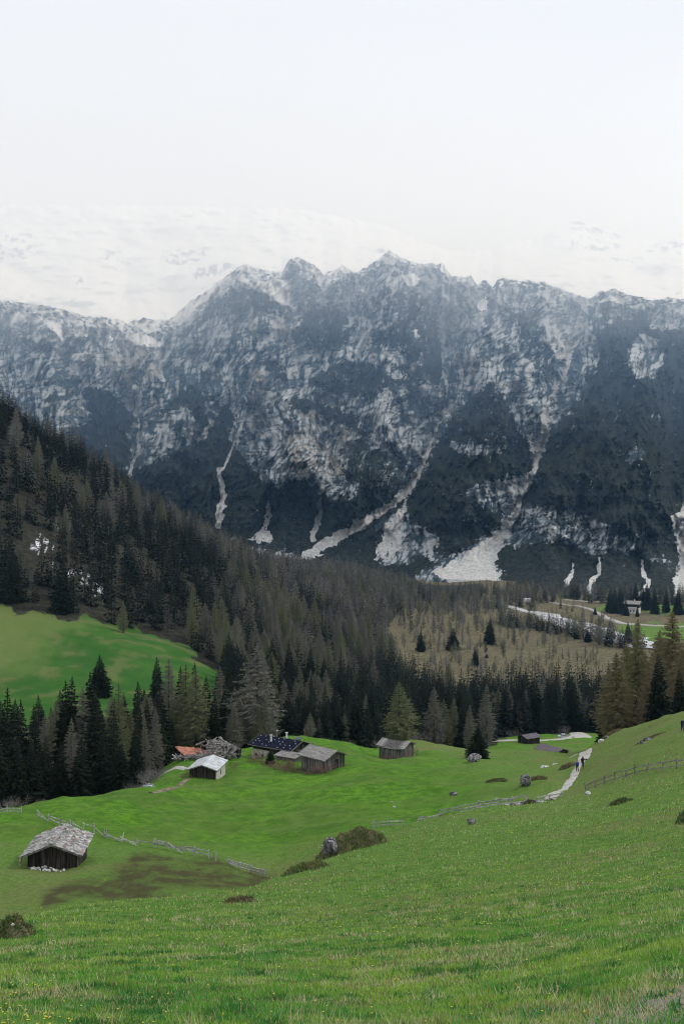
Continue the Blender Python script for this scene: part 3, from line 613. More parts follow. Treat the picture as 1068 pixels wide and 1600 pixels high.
# ------------------------------------------------------------------ paths, road, river, stream (sheets laid on the ground)
def strip(name, pts, widths, m, label, lift=0.06, n=60, ymin=5.0, world=False, wob=0.12):
    """pts: ground points (px, Y) of the centre line"""
    P = [at(*p) if not world else Vector((p[0], p[1], 0)) for p in pts]
    xs = np.array([p.x for p in P]); ys = np.array([p.y for p in P])
    s = np.r_[0, np.cumsum(np.hypot(np.diff(xs), np.diff(ys)))]; u = np.linspace(0, s[-1], n)
    def sm(a):
        v = np.interp(u, s, a); k = max(1, n // 14)
        pad = np.r_[[v[0]] * k, v, [v[-1]] * k]; ker = np.ones(2 * k + 1) / (2 * k + 1)
        r = np.convolve(pad, ker, 'valid'); r[0] = v[0]; r[-1] = v[-1]; return r
    cx, cyy = sm(xs), sm(ys); w_ = np.interp(u, s, widths)
    tx = np.gradient(cx); ty = np.gradient(cyy); L = np.hypot(tx, ty) + 1e-9; nx, ny = -ty / L, tx / L
    k = 9; off = np.linspace(-0.5, 0.5, k)
    rx = w_[:, None] * off[None] * (1 + wob * (fbm(u[:, None] / (w_.mean() * 0.9) + off[None] * 0.0, np.sign(off)[None] * 3.3 + u[:, None] * 0, 3, 71)))
    X = cx[:, None] + nx[:, None] * rx; Y = cyy[:, None] + ny[:, None] * rx
    Z = H(X, Y) + lift * (1 - (2 * np.abs(off[None])) ** 6 * 1.3)
    me = mesh_np(name, np.stack([X, Y, Z], -1).reshape(-1, 3), grid_faces(*X.shape), True)
    attr(me, 'tint', np.ones((X.size, 4))); me.materials.append(m)
    o = link(bpy.data.objects.new(name, me)); tag(o, label, kind='structure'); return o
strip('footpath', [(856,126),(872,131),(884,141),(893,150),(901,158),(909,166),(913,174),(914,181),(915,188)], [1.7,1.5,1.4,1.4,1.5,1.8,2.3,2.4,2.2], M['path'], 'pale gravel footpath winding over the slope', 0.10, 90)
strip('footpath', [(880,181.5),(893,180.2),(902,179.5)], [.8,1.6,.6], M['path'], 'short pale piece of footpath behind the slope edge', 0.10, 20)
strip('trodden_ground', [(790,122),(805,121),(818,121.5),(832,124),(850,125.5)], [0.8,2.4,3.0,1.8,1.2], M['path'], 'trodden pale ground beside the gate', 0.08, 30)
strip('valley_road', [(700,392),(765,388),(800,394),(822,402),(850,404),(872,400),(896,408),(908,425),(904,445),(893,468),(890,500)], [4,4.5,4.5,4.5,4.5,5,8,10,8,5,4], M['path'], 'pale gravel road curving into the forest', 0.2, 110)
strip('farm_track', [(215,201),(250,199),(275,196),(292,192)], [2,2.2,2,1.6], M['path'], 'pale farm track beside the ruin', 0.1, 24)
strip('farm_track', [(236,166),(262,170),(285,181),(296,184)], [1,1.4,1.2,1], M['earth'], 'worn earth track left of the white roofed hut', 0.1, 24)
strip('river', [(765,1240),(785,1200),(800,1160),(845,1090),(880,1010),(925,945),(960,890),(985,860),(1010,820)], [4,10,12,22,36,50,56,40,20], M['gravel'], 'pale gravel river bed in the valley', 0.8, 120, wob=0.35)
strip('chalet_road', [(860,1215),(905,1180),(930,1130),(940,1075),(955,1040),(985,1015),(1030,995),(1110,980)], [5,5,6,8,9,8,6,6], M['path'], 'pale road bending past the chalet', 0.9, 90)
strip('chalet_road', [(880,1260),(940,1240),(985,1225)], [3,4,3], M['path'], 'thin pale track at the foot of the mountain', 0.9, 30)

t = NT('white water'); v = t.coord(); n = t.noise(v, 1.3, 6, 0.7)
M['water'] = t.fin(t.mix(t.step(n, 0.42, 0.58), (0.05, 0.075, 0.11), (0.70, 0.74, 0.78)), 0.25, n, 0.8, 0.1, 0.5)
strip('stream', [(196,201),(214,194),(222,187),(226,182),(238,179)], [1.2,1.6,2.4,3.6,3.2], M['water'], 'small foaming mountain stream at the forest edge', 0.25, 40, wob=0.5)

# ------------------------------------------------------------------ huts
def bez(a, b, f): return a + (b - a) * f
def planks(mb, a, b, z0, ztop, outward, wd=0.22, vert=True, depth=0.03, cv=(0.6, 1.25)):
    """upright boards along a wall from a to b (2D), top height given by ztop(f)"""
    a = Vector(a); b = Vector(b); L = (b - a).length; n = max(2, int(L / wd)); d = (b - a) / L
    for i in range(n):
        f0 = i / n; f1 = (i + 1) / n - 0.006; g = random.uniform(*cv); col = (g, g * random.uniform(.96, 1.0), g * random.uniform(.95, 1.04), 1)
        p = a + (b - a) * f0; q = a + (b - a) * f1; o1 = Vector(outward) * 0.004; o2 = Vector(outward) * (depth + random.uniform(0, 0.025))
        zb = z0 + random.uniform(-0.05, 0.1)
        t0, t1 = ztop(f0), ztop(f1)
        vs = [(*(p + o1), zb), (*(q + o1), zb), (*(q + o2), zb), (*(p + o2), zb), (*(p + o1), t0), (*(q + o1), t1), (*(q + o2), t1), (*(p + o2), t0)]
        mb.add(vs, [(0, 1, 5, 4), (1, 2, 6, 5), (2, 3, 7, 6), (3, 0, 4, 7), (4, 5, 6, 7), (3, 2, 1, 0)], col)

def hut(name, label, cat, ridge_a, ridge_b, zr, base, half_wall, half_roof, rise, over, m_wall, m_roof, group=None, thick=0.14,
        shingles=None, seams=None, sag=0.0, foundation=None, door=None, windows=(), battens=True, wall_tint=(0.6, 1.25)):
    """gabled building: local x along the ridge (a -> b), y across. zr ridge height, base ground height"""
    a = Vector(ridge_a); b = Vector(ridge_b); L = (b - a).length; mid = (a + b) / 2
    ang = math.atan2((b - a).y, (b - a).x)
    root = empty(name, (mid.x, mid.y, base), ang); tag(root, label, cat, group)
    zr = zr - base; hx = L / 2 - over
    ze = zr - rise; sl = rise / half_roof; zt = zr - thick * 1.1               # underside height at the ridge
    wt = lambda y: zt - abs(y) * sl - 0.02
    mb = MB(); hy = half_wall; zb = -0.9
    prof = [(-hy, zb), (hy, zb), (hy, wt(hy)), (0, wt(0)), (-hy, wt(hy))]
    vs = [(-hx, y, z) for y, z in prof] + [(hx, y, z) for y, z in prof]
    mb.add(vs, [(0, 1, 2, 3, 4), (9, 8, 7, 6, 5), (0, 5, 6, 1), (1, 6, 7, 2), (2, 7, 8, 3), (3, 8, 9, 4), (4, 9, 5, 0)], (0.5, 0.5, 0.5, 1))
    z0 = foundation or -0.25
    planks(mb, (-hx, -hy), (hx, -hy), z0, lambda f: wt(hy), (0, -1), cv=wall_tint)
    planks(mb, (-hx, hy), (hx, hy), z0, lambda f: wt(hy), (0, 1), cv=wall_tint)
    planks(mb, (hx, -hy), (hx, hy), z0, lambda f: wt(-hy + 2 * hy * f), (1, 0), cv=wall_tint)
    planks(mb, (-hx, -hy), (-hx, hy), z0, lambda f: wt(-hy + 2 * hy * f), (-1, 0), cv=wall_tint)
    mb.build('wall', m_wall, root)
    if foundation:
        fb = MB()
        for (c, d) in (((0, -hy - .03, foundation / 2 - .45), (2 * hx + .2, .16, foundation + .9)), ((0, hy + .03, foundation / 2 - .45), (2 * hx + .2, .16, foundation + .9)),
                       ((-hx - .03, 0, foundation / 2 - .45), (.15, 2 * hy, foundation + .9)), ((hx + .03, 0, foundation / 2 - .45), (.15, 2 * hy, foundation + .9))):
            fb.box(c, d)
        fb.build('foundation', M['plaster'], root)
    rb = MB(); nx = 12
    for s in (-1, 1):
        vs = []; 
        for i in range(nx + 1):
            x = -L / 2 + L * i / nx; sg = sag * (1 - (2 * i / nx - 1) ** 2)
            for (yy, zz) in ((0, zr), (half_roof, ze), (half_roof, ze - thick), (0, zr - thick)):
                vs.append((x, s * yy, zz - sg))
        fs = []
        for i in range(nx):
            for k in range(4):
                f = (i * 4 + k, i * 4 + (k + 1) % 4, (i + 1) * 4 + (k + 1) % 4, (i + 1) * 4 + k); fs.append(f if s < 0 else f[::-1])
        fs.append((0, 1, 2, 3)); fs.append(tuple(nx * 4 + k for k in (3, 2, 1, 0)))
        rb.add(vs, fs)
    if shingles:
        for s in (-1, 1):
            rows = int(half_roof / 0.30)
            for r in range(rows + 1):
                y = half_roof * (1 - r / rows) ; x = -L / 2 - random.uniform(0, .1)
                while x < L / 2 - 0.05:
                    wd = random.uniform(0.22, 0.6)
                    if random.random() > 0.05:
                        g = random.choice([0.55, 0.8, 0.95, 1.0, 1.1, 1.25, 1.35]) * random.uniform(.9, 1.1)
                        cc = (g, g * .99, g * .98, 1) if random.random() > .05 else (g * .9, g * .62, g * .5, 1)
                        fx = (2 * (x + wd / 2) / L) ** 2
                        zc = zr - y * sl - sag * max(0, 1 - fx)
                        q = Matrix.Rotation(-s * (math.atan(sl) - random.uniform(0.03, 0.12)), 3, 'X') @ Matrix.Rotation(random.gauss(0, .06), 3, 'Z')
                        rb.box((x + wd / 2, s * (y - 0.12), zc + 0.075 + random.uniform(0, .03)), (wd * .96, random.uniform(.42, .6), .035), q, cc, 0.012)
                    x += wd
    if seams:
        for s in (-1, 1):
            n = int(L / seams)
            for i in range(n + 1):
                x = -L / 2 + 0.02 + (L - .04) * i / n; g = random.uniform(.75, 1.1); sg = sag * (1 - (2 * i / n - 1) ** 2)
                rb.bar((x, 0, zr + .015 - sg), (x, s * half_roof, ze + .015 - sg), seams * 0.30 if seams < .5 else .05, 0.03, (g, g, g, 1))
    rb.build('roof', m_roof, root)
    vb = MB()                                                    # verge and eaves boards
    for s in (-1, 1):
        for e in (-1, 1):
            vb.bar((e * (L / 2 + .012), s * .0, zr - .07), (e * (L / 2 + .012), s * (half_roof + .01), ze - .07), .035, .2)
        if sag < .5: vb.bar((-L / 2, s * (half_roof + .02), ze - .07), (L / 2, s * (half_roof + .02), ze - .07), .035, .17)
    if battens: vb.build('verge_board', M['old_wood'], root)
    if door:                                                     # (side 'x+','y-'.., position, width, height)
        sd_, pos, dw, dh = door[:4]; db = MB()
        ax, sg = sd_[0], 1 if sd_[1] == '+' else -1
        def bx(mbx, p, z, w2, h2, dd, off):
            if ax == 'x': mbx.box((sg * (hx + .06 + off), p, z), (dd, w2, h2))
            else: mbx.box((p, sg * (hy + .06 + off), z), (w2, dd, h2))
        bx(db, pos, dh / 2, dw, dh, .05, 0.02); dr = db.build('door', door[4] if len(door) > 4 else M['dark_wood'], root)
        fb = MB(); bx(fb, pos - dw / 2 - .05, dh / 2, .1, dh + .1, .08, .02); bx(fb, pos + dw / 2 + .05, dh / 2, .1, dh + .1, .08, .02); bx(fb, pos, dh + .06, dw + .2, .1, .085, .02)
        fb.build('door_frame', M['old_wood'], dr)
    for (sd_, pos, z, w2, h2) in windows:
        ax, sg = sd_[0], 1 if sd_[1] == '+' else -1
        wb = MB(); pb = MB(); 
        def bx(mbx, p, zz, ww, hh2, dd, off):
            if ax == 'x': mbx.box((sg * (hx + off), p, zz), (dd, ww, hh2))
            else: mbx.box((p, sg * (hy + off), zz), (ww, dd, hh2))
        for (dx_, dz_, ww, hh2) in ((-w2 / 2, 0, .08, h2 + .08), (w2 / 2, 0, .08, h2 + .08), (0, h2 / 2, w2 - .08, .08), (0, -h2 / 2, w2 - .08, .08), (0, 0, .04, h2 - .08)):
            bx(wb, pos + dx_, z + dz_, ww, hh2, .07, .11)
        wo = wb.build('window', M['old_wood'], root); bx(pb, pos, z, w2 - .08, h2 - .08, .03, .10); pb.build('pane', M['glass'], wo)
    return root

random.seed(5)
# near hut with stone weighted shingle roof
zb = Hs(-30.6, 106.3)
hutA = hut('shingle_hut', 'small dark timber hut with grey shingle roof and white stones at its foot', 'hut', (-30.75, 105.4), (-31.2, 112.2), zb + 2.75, zb, 2.55, 3.15, 1.25, 0.55, M['dark_wood'], M['shingle'], shingles=True, thick=0.12, wall_tint=(0.5, 1.6))
rb = MB(); rb.box((-3.35, 3.2, 1.1), (.5, .12, .9), Matrix.Rotation(.35, 3, 'Y'), (1.0, 1, 1, 1)); rb.box((-3.2, 3.25, 1.2), (.25, .1, .7), Matrix.Rotation(-.3, 3, 'X'), (.8, .8, .8, 1))
rb.build('loose_board', M['shingle'], hutA)

# farmhouse: dark roof with snow guards, chimneys, plaster ground floor
zb = -52.9
farm = hut('farmhouse', 'largest farm building with dark blue roof dotted with white snow guards', 'farmhouse', (-17.9, 218.4), (-8.3, 211.9), -48.75, zb, 3.5, 4.3, 1.35, 0.9, M['dark_wood'], M['dark_roof'],
           foundation=None, windows=(('x+', -1.0, 2.6, .7, .7), ('x+', 1.3, 2.6, .7, .7)), door=('x+', .2, 1.0, 2.0))
pb = MB(); pb.box((-2.4, -3.62, .62), (5.6, .22, 2.5)); pb.box((-5.02, 0, .62), (.22, 7.4, 2.5))
pl = pb.build('plaster_wall', M['plaster'], farm); pl['label'] = 'white plastered ground floor wall'
for x_ in (-3.9, -2.2, -0.6):
    wb = MB(); wb.box((x_, -3.75, .75), (.62, .06, .62)); wo = wb.build('window', M['old_wood'], farm); pb = MB(); pb.box((x_, -3.785, .75), (.48, .02, .48)); pb.build('pane', M['glass'], wo)
zr = 4.15; sl = 1.35 / 4.3
for i in range(28):
    r_, c_ = divmod(i, 7); y_ = -0.5 - r_ * 1.05 - random.uniform(-.1, .1); x_ = -5.1 + c_ * 1.6 + (r_ % 2) * .7 + random.uniform(-.45, .45); y_ += random.uniform(-.25, .25)
    if x_ > 5.3 or i in (5, 12, 17, 24): continue
    sb = MB(); sb.box((x_, y_, zr + sl * y_ + .09), (.19, .08, .12)); o = sb.build('snow_guard', M['white_paint'], farm)
for (x_, y_, h_) in ((-1.3, -1.9, 1.35), (1.2, 0.35, 1.3)):
    cb = MB(); cb.tube([(x_, y_, zr - .9), (x_, y_, zr + h_ - abs(y_) * sl - .2)], .2, 10); ch = cb.build('chimney', M['white_paint'], farm)
    cb = MB(); cb.tube([(x_, y_, zr + h_ - abs(y_) * sl - .12), (x_, y_, zr + h_ - abs(y_) * sl)], .33, 10); cb.build('chimney_cap', M['metal'], ch)
ab = MB(); ab.tube([(-1.5, .5, zr - .4), (-1.5, .5, zr + 1.2)], .03); ab.box((-1.5, .5, zr + 1.25), (.3, .3, .15)); ab.build('antenna', M['metal'], farm)
sb = MB(); sb.box((4.1, .5, zr + .25), (1.5, 1.0, .06), Matrix.Rotation(.35, 3, 'X')); sb.box((4.1, .7, zr), (1.2, .06, .3)); sb.build('solar_panel', M['panel'], farm)
# lean-to between farmhouse and barn
root = empty('lean_to_shed', (-11.5, 206.6, -53.0), R(-34)); tag(root, 'low grey board shed leaning on the front of the farmhouse', 'shed')
mb = MB(); mb.box((0, .8, .9), (4.6, 2.4, 2.8), None, (.5, .5, .5, 1))
planks(mb, (-2.3, -.42), (2.3, -.42), -.3, lambda f: 2.25, (0, -1)); planks(mb, (2.31, -.4), (2.31, 2.0), -.3, lambda f: 2.25 + .35 * f, (1, 0)); planks(mb, (-2.31, -.4), (-2.31, 2.0), -.3, lambda f: 2.25 + .35 * f, (-1, 0))
mb.build('wall', M['old_wood'], root)
mb = MB(); mb.box((0, .7, 2.5), (5.6, 3.1, .1), Matrix.Rotation(.14, 3, 'X'))
for i in range(14): mb.box((-2.6 + i * .4, .7, 2.57), (.3, 3.12, .04), Matrix.Rotation(.14, 3, 'X'), (random.uniform(.7, 1.1),) * 3 + (1,))
mb.build('roof', M['board_roof'], root)
mb = MB(); mb.box((.9, -.5, .75), (.9, .06, 1.7)); mb.build('door', M['dark_wood'], root)

zb = Hs(-4.5, 194.5) - .3
barn = hut('barn', 'grey timber barn with board roof, right of the farmhouse', 'barn', (-6.5, 199.0), (-0.9, 193.4), -46.4, -50.3, 2.75, 3.4, 1.42, 0.75, M['old_wood'], M['board_roof'], seams=0.42, door=('x+', .35, 1.4, 2.1), wall_tint=(.4, 1.3))
hutW = hut('white_roofed_hut', 'small dark hut with pale sheet metal roof in front of the ruin', 'hut', (-26.0, 184.6), (-24.9, 192.6), -46.95, -50.25, 2.4, 3.0, 0.98, 0.5, M['dark_wood'], M['tin_roof'], seams=0.9, thick=0.1, battens=True)
sb = MB(); sb.box((0, 0, 0), (1, 1, 1))
fb = MB(); fb.box((0.2, -2.48, .8), (6.7, .12, 2.7)); wl = fb.build('plaster_wall', M['plaster'], hutW); wl['label'] = 'whitewashed side wall'
wb = MB(); wb.box((0.2, -2.56, 1.0), (.5, .05, .8)); wb.build('window', M['glass'], hutW)
hutF = hut('field_hut', 'grey timber hut with sagging board roof alone right of the farm', 'hut', (9.4, 232.0), (15.7, 228.0), -52.55, -56.5, 2.5, 3.05, 1.15, 0.6, M['old_wood'], M['board_roof'], seams=0.42, sag=0.28, wall_tint=(.4, 1.2), battens=True)
hutR = hut('roadside_hut', 'small dark hut with violet brown roof beside the gravel road', 'hut', (68.3, 379.2), (74.6, 383.2), -84.9, -88.1, 2.6, 3.2, 1.0, 0.6, M['dark_wood'], M['violet_roof'], door=('x-', 0, 1.2, 1.9))
hutS = hut('sunken_hut', 'violet brown hut roof sunk behind the grassy bank below the road', 'hut', (60.3, 301.4), (65.3, 294.2), -69.95, -72.4, 2.7, 3.4, 1.15, 0.5, M['dark_wood'], M['violet_roof'])

# collapsed barn
random.seed(11)
c0 = Vector((-26.5, 206.5, -51.0)); root = empty('collapsed_barn', c0, 0); tag(root, 'collapsed farm building, heap of grey planks with a rusty red roof', 'ruin')
def sheet(pts, m, name, nn=14, amp=.18, thick=.05, lab=None, seed=0):
    """a crumpled roof sheet spanned by four corners"""
    a, b, c, d = [Vector(p) for p in pts]; vs = []; u = np.linspace(0, 1, nn)
    for i in u:
        for j in u:
            p = (a * (1 - i) + b * i) * (1 - j) + (d * (1 - i) + c * i) * j
            p = p + Vector((0, 0, amp * float(fbm(np.array(i * 3 + seed), np.array(j * 3), 3, 5)) - amp * 2.2 * math.sin(math.pi * i) * math.sin(math.pi * j)))
            vs.append(p)
    n2 = len(vs); vs = vs + [v - Vector((0, 0, thick)) for v in vs]; fs = []
    for i in range(nn - 1):
        for j in range(nn - 1):
            k = i * nn + j; fs += [(k, k + nn, k + nn + 1, k + 1), (n2 + k, n2 + k + 1, n2 + k + nn + 1, n2 + k + nn)]
    for i in range(nn - 1):
        for (p, q_) in ((i * nn, (i + 1) * nn), ((i + 1) * nn + nn - 1, i * nn + nn - 1), (i + 1, i), ((nn - 1) * nn + i, (nn - 1) * nn + i + 1)):
            fs.append((p, q_, n2 + q_, n2 + p))
    mb = MB(); mb.add(vs, fs); o = mb.build(name, m, root)
    if lab: o['label'] = lab
    return o
def W(px, row, Y): return Vector(((px - 534) / F * Y, Y, (800 - row) / F * Y)) - c0
sheet([W(272, 1166, 209), W(303, 1167, 211), W(309, 1177, 205), W(289, 1181, 203)], M['rust_roof'], 'roof_sheet', amp=.2, lab='rusty red sagging roof', seed=1)
sheet([W(303, 1167, 211), W(322, 1172, 210), W(331, 1174, 206), W(309, 1177, 205)], M['rust_roof'], 'roof_sheet', amp=.3, lab='rusty red torn roof', seed=3)
sheet([W(308, 1176, 205), W(330, 1173, 206), W(328, 1181, 203), W(312, 1184, 202.5)], M['rust_roof'], 'roof_sheet', amp=.5, lab='broken rusty red roof edge', seed=6)
sheet([W(346, 1156, 212), W(352, 1160, 213), W(369, 1172, 208), W(352, 1176, 206)], M['shingle'], 'roof_sheet', amp=.35, lab='leaning grey shingle roof', seed=4)
sheet([W(325, 1156, 213), W(346, 1158, 213), W(345, 1172, 206), W(322, 1170, 207)], M['shingle'], 'roof_sheet', amp=.6, lab='torn grey roof remnant', seed=9)
mb = MB()
def debris(pa, pb_, n, hmax, mb, Ly, cw=(.9, 2.0), ln=(0.8, 4.0)):
    for _ in range(n):
        f = random.random(); px = pa[0] + (pb_[0] - pa[0]) * f; row = pa[1] + (pb_[1] - pa[1]) * f + random.uniform(-hmax, hmax)
        Y = Ly + random.uniform(-2.5, 2.5); p = W(px, row, Y); l = random.uniform(*ln)
        d = Vector((random.gauss(0, 1), random.gauss(0, .7), random.gauss(0, .33))).normalized() * l / 2
        g = random.uniform(*cw); col = (g, g * .98, g * .97, 1)
        mb.bar(p - d, p + d, random.uniform(.09, .3), random.uniform(.05, .14), col, random.uniform(0, 3))
debris((328, 1163), (366, 1172), 140, 7, mb, 209); debris((333, 1175), (362, 1181), 90, 3, mb, 205.5); debris((272, 1184), (318, 1183), 90, 2.2, mb, 203.5, ln=(.6, 2.6)); debris((306, 1180), (345, 1181), 60, 3, mb, 204)
o = mb.build('plank_heap', M['old_wood'], root)
for (a, b_) in (((341, 1152, 212), (371, 1171, 209)), ((344, 1151, 213), (352, 1162, 211)), ((306, 1164, 209), (320, 1158, 210)), ((353, 1184, 206), (357, 1168, 206)), ((316, 1160, 210), (313, 1170, 210)), ((336, 1176, 205), (344, 1166, 206)), ((352, 1187, 205), (361, 1184, 206))):
    mb = MB(); mb.bar(W(*a), W(*b_), .22, .2, (1.3, 1.3, 1.3, 1)); mb.build('beam', M['old_wood'], root)
mb = MB(); mb.box((2.0, 3.2, .1), (5.6, 4.0, 2.4), None, (.35, .35, .35, 1), .4); mb.box((-3.6, .5, -.6), (6.5, 4.5, 1.3), None, (.35, .35, .35, 1), .3); mb.build('wall', M['dark_wood'], root)

# chalet far off in the valley
C = at(988, 1120); ch = empty('chalet', C, R(-28)); tag(ch, 'distant chalet with white ground floor and brown upper storey among spruces', 'chalet')
mb = MB(); mb.box((0, 0, 2.2), (15, 11, 8.4)); mb.build('white_wall', M['white_paint'], ch)
mb = MB(); mb.box((0, 0, 8.6), (15.2, 11.2, 4.4), None, (.9, .9, .9, 1)); mb.add([(-7.6, -5.6, 10.8), (-7.6, 5.6, 10.8), (-7.6, 0, 13.4), (7.6, -5.6, 10.8), (7.6, 5.6, 10.8), (7.6, 0, 13.4)], [(0, 2, 1), (3, 4, 5), (0, 3, 5, 2), (1, 2, 5, 4)]); mb.build('upper_storey', M['dark_wood'], ch)
mb = MB()
for s in (-1, 1):
    vs = [(-9, 0, 14.0), (9, 0, 14.0), (9, s * 7.2, 10.7), (-9, s * 7.2, 10.7)]; vs += [(x, y, z - .35) for x, y, z in vs]
    mb.add(vs, [(0, 1, 2, 3), (7, 6, 5, 4), (0, 4, 5, 1), (2, 6, 7, 3), (1, 5, 6, 2), (3, 7, 4, 0)])
rf = mb.build('roof', M['board_roof'], ch); mb = MB(); mb.box((1.5, 1.2, 14.2), (1, 1, 2.2)); mb.build('chimney', M['white_paint'], rf)
mb = MB(); mb.box((-1, -6.6, 6.4), (13, 1.8, .25)); mb.box((-1, -7.4, 7.0), (13, .1, 1.0)); mb.build('balcony', M['white_paint'], ch)
for x_ in (-5, -1.5, 2, 5.5):
    for z_ in (3.0, 8.6):
        mb = MB(); mb.box((x_, -5.72, z_), (1.5, .12, 1.7)); mb.build('window', M['glass'], ch)
for (px_, Y_, l_) in ((823, 1215, 'tiny white shed by the river among far larches'), ):
    p = at(px_, Y_); s_ = empty('shed', p, .3); tag(s_, l_, 'shed'); mb = MB(); mb.box((0, 0, 1.6), (8, 5, 4)); mb.build('wall', M['white_paint'], s_)
    mb = MB(); mb.add([(-4.6, -3.2, 3.5), (4.6, -3.2, 3.5), (4.6, 0, 5), (-4.6, 0, 5), (-4.6, 3.2, 3.5), (4.6, 3.2, 3.5)], [(0, 1, 2, 3), (3, 2, 5, 4), (0, 3, 4), (1, 5, 2), (0, 4, 5, 1)]); mb.build('roof', M['tin_roof'], s_)

# ------------------------------------------------------------------ fences
def fence(pts, label, rails=(.45, .85), post_h=1.05, step=2.6, lean=.05, broken=0.0, m='fence_wood', thick=.13, seed=0, ymin=20, name='wooden_fence', ends=True):
    rnd = random.Random(seed); P = [at(*p) for p in pts]
    seg = [0]
    for i in range(len(P) - 1): seg.append(seg[-1] + (P[i + 1] - P[i]).to_2d().length)
    n = max(1, round(seg[-1] / step)); st = []
    for i in range(n + 1):
        s = seg[-1] * i / n; k = min(len(seg) - 2, max(j for j in range(len(seg)) if seg[j] <= s + 1e-6)); f = (s - seg[k]) / (seg[k + 1] - seg[k]); q_ = P[k].lerp(P[k + 1], f)
        st.append(Vector((q_.x, q_.y, Hs(q_.x, q_.y))))
    org = st[0].copy(); root = empty(name, org); tag(root, label, 'fence', 'wooden fences across the meadow')
    for p in st:
        p = p - org; l = Vector((rnd.gauss(0, lean), rnd.gauss(0, lean), 1)); h = post_h * rnd.uniform(.85, 1.15); g = rnd.uniform(.75, 1.15)
        mb = MB(); mb.tube([p - Vector((0, 0, .3)), p + l * h], thick * .55, 6, (g, g, g, 1)); mb.build('post', M[m], root)
    for i in range(n):
        for r_ in rails:
            if rnd.random() < broken: continue
            a = st[i] - org + Vector((rnd.uniform(-.1, .1), -.1, r_ * rnd.uniform(.85, 1.1))); b = st[i + 1] - org + Vector((rnd.uniform(-.1, .1), -.1, r_ * rnd.uniform(.85, 1.1)))
            if rnd.random() < broken: b.z -= r_ * .9
            e = (b - a) * .05; g = rnd.uniform(.75, 1.25)
            mb = MB(); mb.bar(a - e, b + e, .05, thick, (g, g, g, 1), rnd.uniform(-.2, .2)); mb.build('rail', M[m], root)
    return root
def fh(px, row, y0, y1): return (px, hit(px, row, y0, y1).y)
Lf = lambda L, a, b: [fh(p, r, a, b) for p, r in L]
fence([(-70, 146), (0, 141), (33, 139)], 'grey rail fence at the forest corner, leftmost of the fences', broken=.1, seed=1)
fence([(58, 137), (85, 134), (110, 131)], 'grey rail fence behind the shingle hut, left of its roof ridge', broken=.1, seed=2)
fence([(114, 130.5), (140, 127.5), (163, 124.5)], 'grey fence behind the shingle hut ending in a leaning pale post', rails=(.75,), broken=.1, seed=3)
fence([(166, 124), (190, 122.2), (215, 120.4), (240, 118.6)], 'fallen low rail fence between the hut and the long fence', rails=(.3, .6), lean=.25, broken=.45, seed=4)
fence([(243, 118.6), (285, 115.6), (326, 112.8)], 'long grey two rail fence in the middle of the left meadow', rails=(.45, .85, .65), broken=.08, seed=5)
fence([(334, 112.3), (337, 112.0)], 'lone dark fence post between two fence runs', rails=(.5,), seed=6, step=1.0)
fence([(357, 110.6), (385, 108.6), (412, 106.8)], 'low grey board fence running out behind the near slope', rails=(.3, .55, .75), post_h=.9, step=2.2, seed=7)
fence([(583, 121), (606, 119.5), (628, 118)], 'short grey rail fence just right of the boulder mound', rails=(.35, .75), seed=8)
fence([(655, 118), (685, 117.5), (715, 117.5), (750, 118.2), (790, 119.5), (822, 121.5)], 'longest fence, grey rails running up to the footpath gate', rails=(.3, .6, .9), thick=.14, seed=9, broken=.05)
g = fence([(838, 123), (856, 124), (878, 125)], 'low grey rail gate across the footpath', rails=(.35, .8), seed=10, step=2.0, name='rail_gate', post_h=.95)
g['category'] = 'gate'
fence([(915, 120), (945, 114), (980, 108), (1010, 103), (1045, 99), (1080, 95)], 'dark weathered fence climbing the right slope to the picture edge', rails=(.35, .9), thick=.11, m='fence_mid', seed=12, step=2.7, lean=.12)

# ------------------------------------------------------------------ rocks
def rock_mesh(name, size, seed, rough=.35, sub=4, flat=1.0):
    bm = bmesh.new(); bmesh.ops.create_icosphere(bm, subdivisions=sub, radius=1)
    V = np.array([v.co[:] for v in bm.verts]); rng = np.random.RandomState(seed)
    dn = rng.randn(14, 3); dn /= np.linalg.norm(dn, axis=1)[:, None]; lim = rng.uniform(.55, .95, 14)
    for d_, l_ in zip(dn, lim):
        s = V @ d_; m_ = s > l_; V[m_] -= np.outer(s[m_] - l_, d_) * .92
    V += V * (rough * .35 * fbm(V[:, 0] * 2 + V[:, 2] * 1.3 + seed, V[:, 1] * 2 - V[:, 2], 4, seed))[:, None]
    V *= np.array(size) / 2
    for v, c_ in zip(bm.verts, V): v.co = c_
    me = bpy.data.meshes.new(name); bm.to_mesh(me); bm.free(); attr(me, 'tint', np.ones((len(V), 4))); return me
def rock(px, Y, size, label, m='rock', rz=0.0, tilt=0.0, sink=.3, seed=1, name='boulder', cat='rock', group=None):
    me = rock_mesh(name, size, seed); me.materials.append(M[m]); o = bpy.data.objects.new(name, me); p = at(px, Y)
    o.location = p + Vector((0, 0, size[2] * (.5 - sink))); o.rotation_euler = (0, tilt, rz); link(o); tag(o, label, cat, group); return o
rock(820, hit(820, 1228, 110, 190).y, (1.8, 1.5, 2.3), 'tall dark grey boulder standing in the green slope below the path', seed=3, tilt=.1, sink=.25)
rock(741, hit(741, 1190, 180, 240).y, (3.4, 2.6, 2.2), 'long grey boulder at the foot of the lone dark spruce', seed=4, tilt=-.45, sink=.2)
rock(735, hit(735, 1288, 60, 118).y, (0.8, .7, .8), 'small white boulder below the long fence', 'rock', seed=5, sink=.3)
rock(708, hit(708, 1242, 125, 200).y, (1.3, .9, .8), 'small grey stone alone in the bowl of the meadow', seed=6)
rock(918, hit(918, 1243, 90, 135).y, (.7, .6, .7), 'white topped stone at the lower end of the right slope fence', 'rock_white', seed=7)
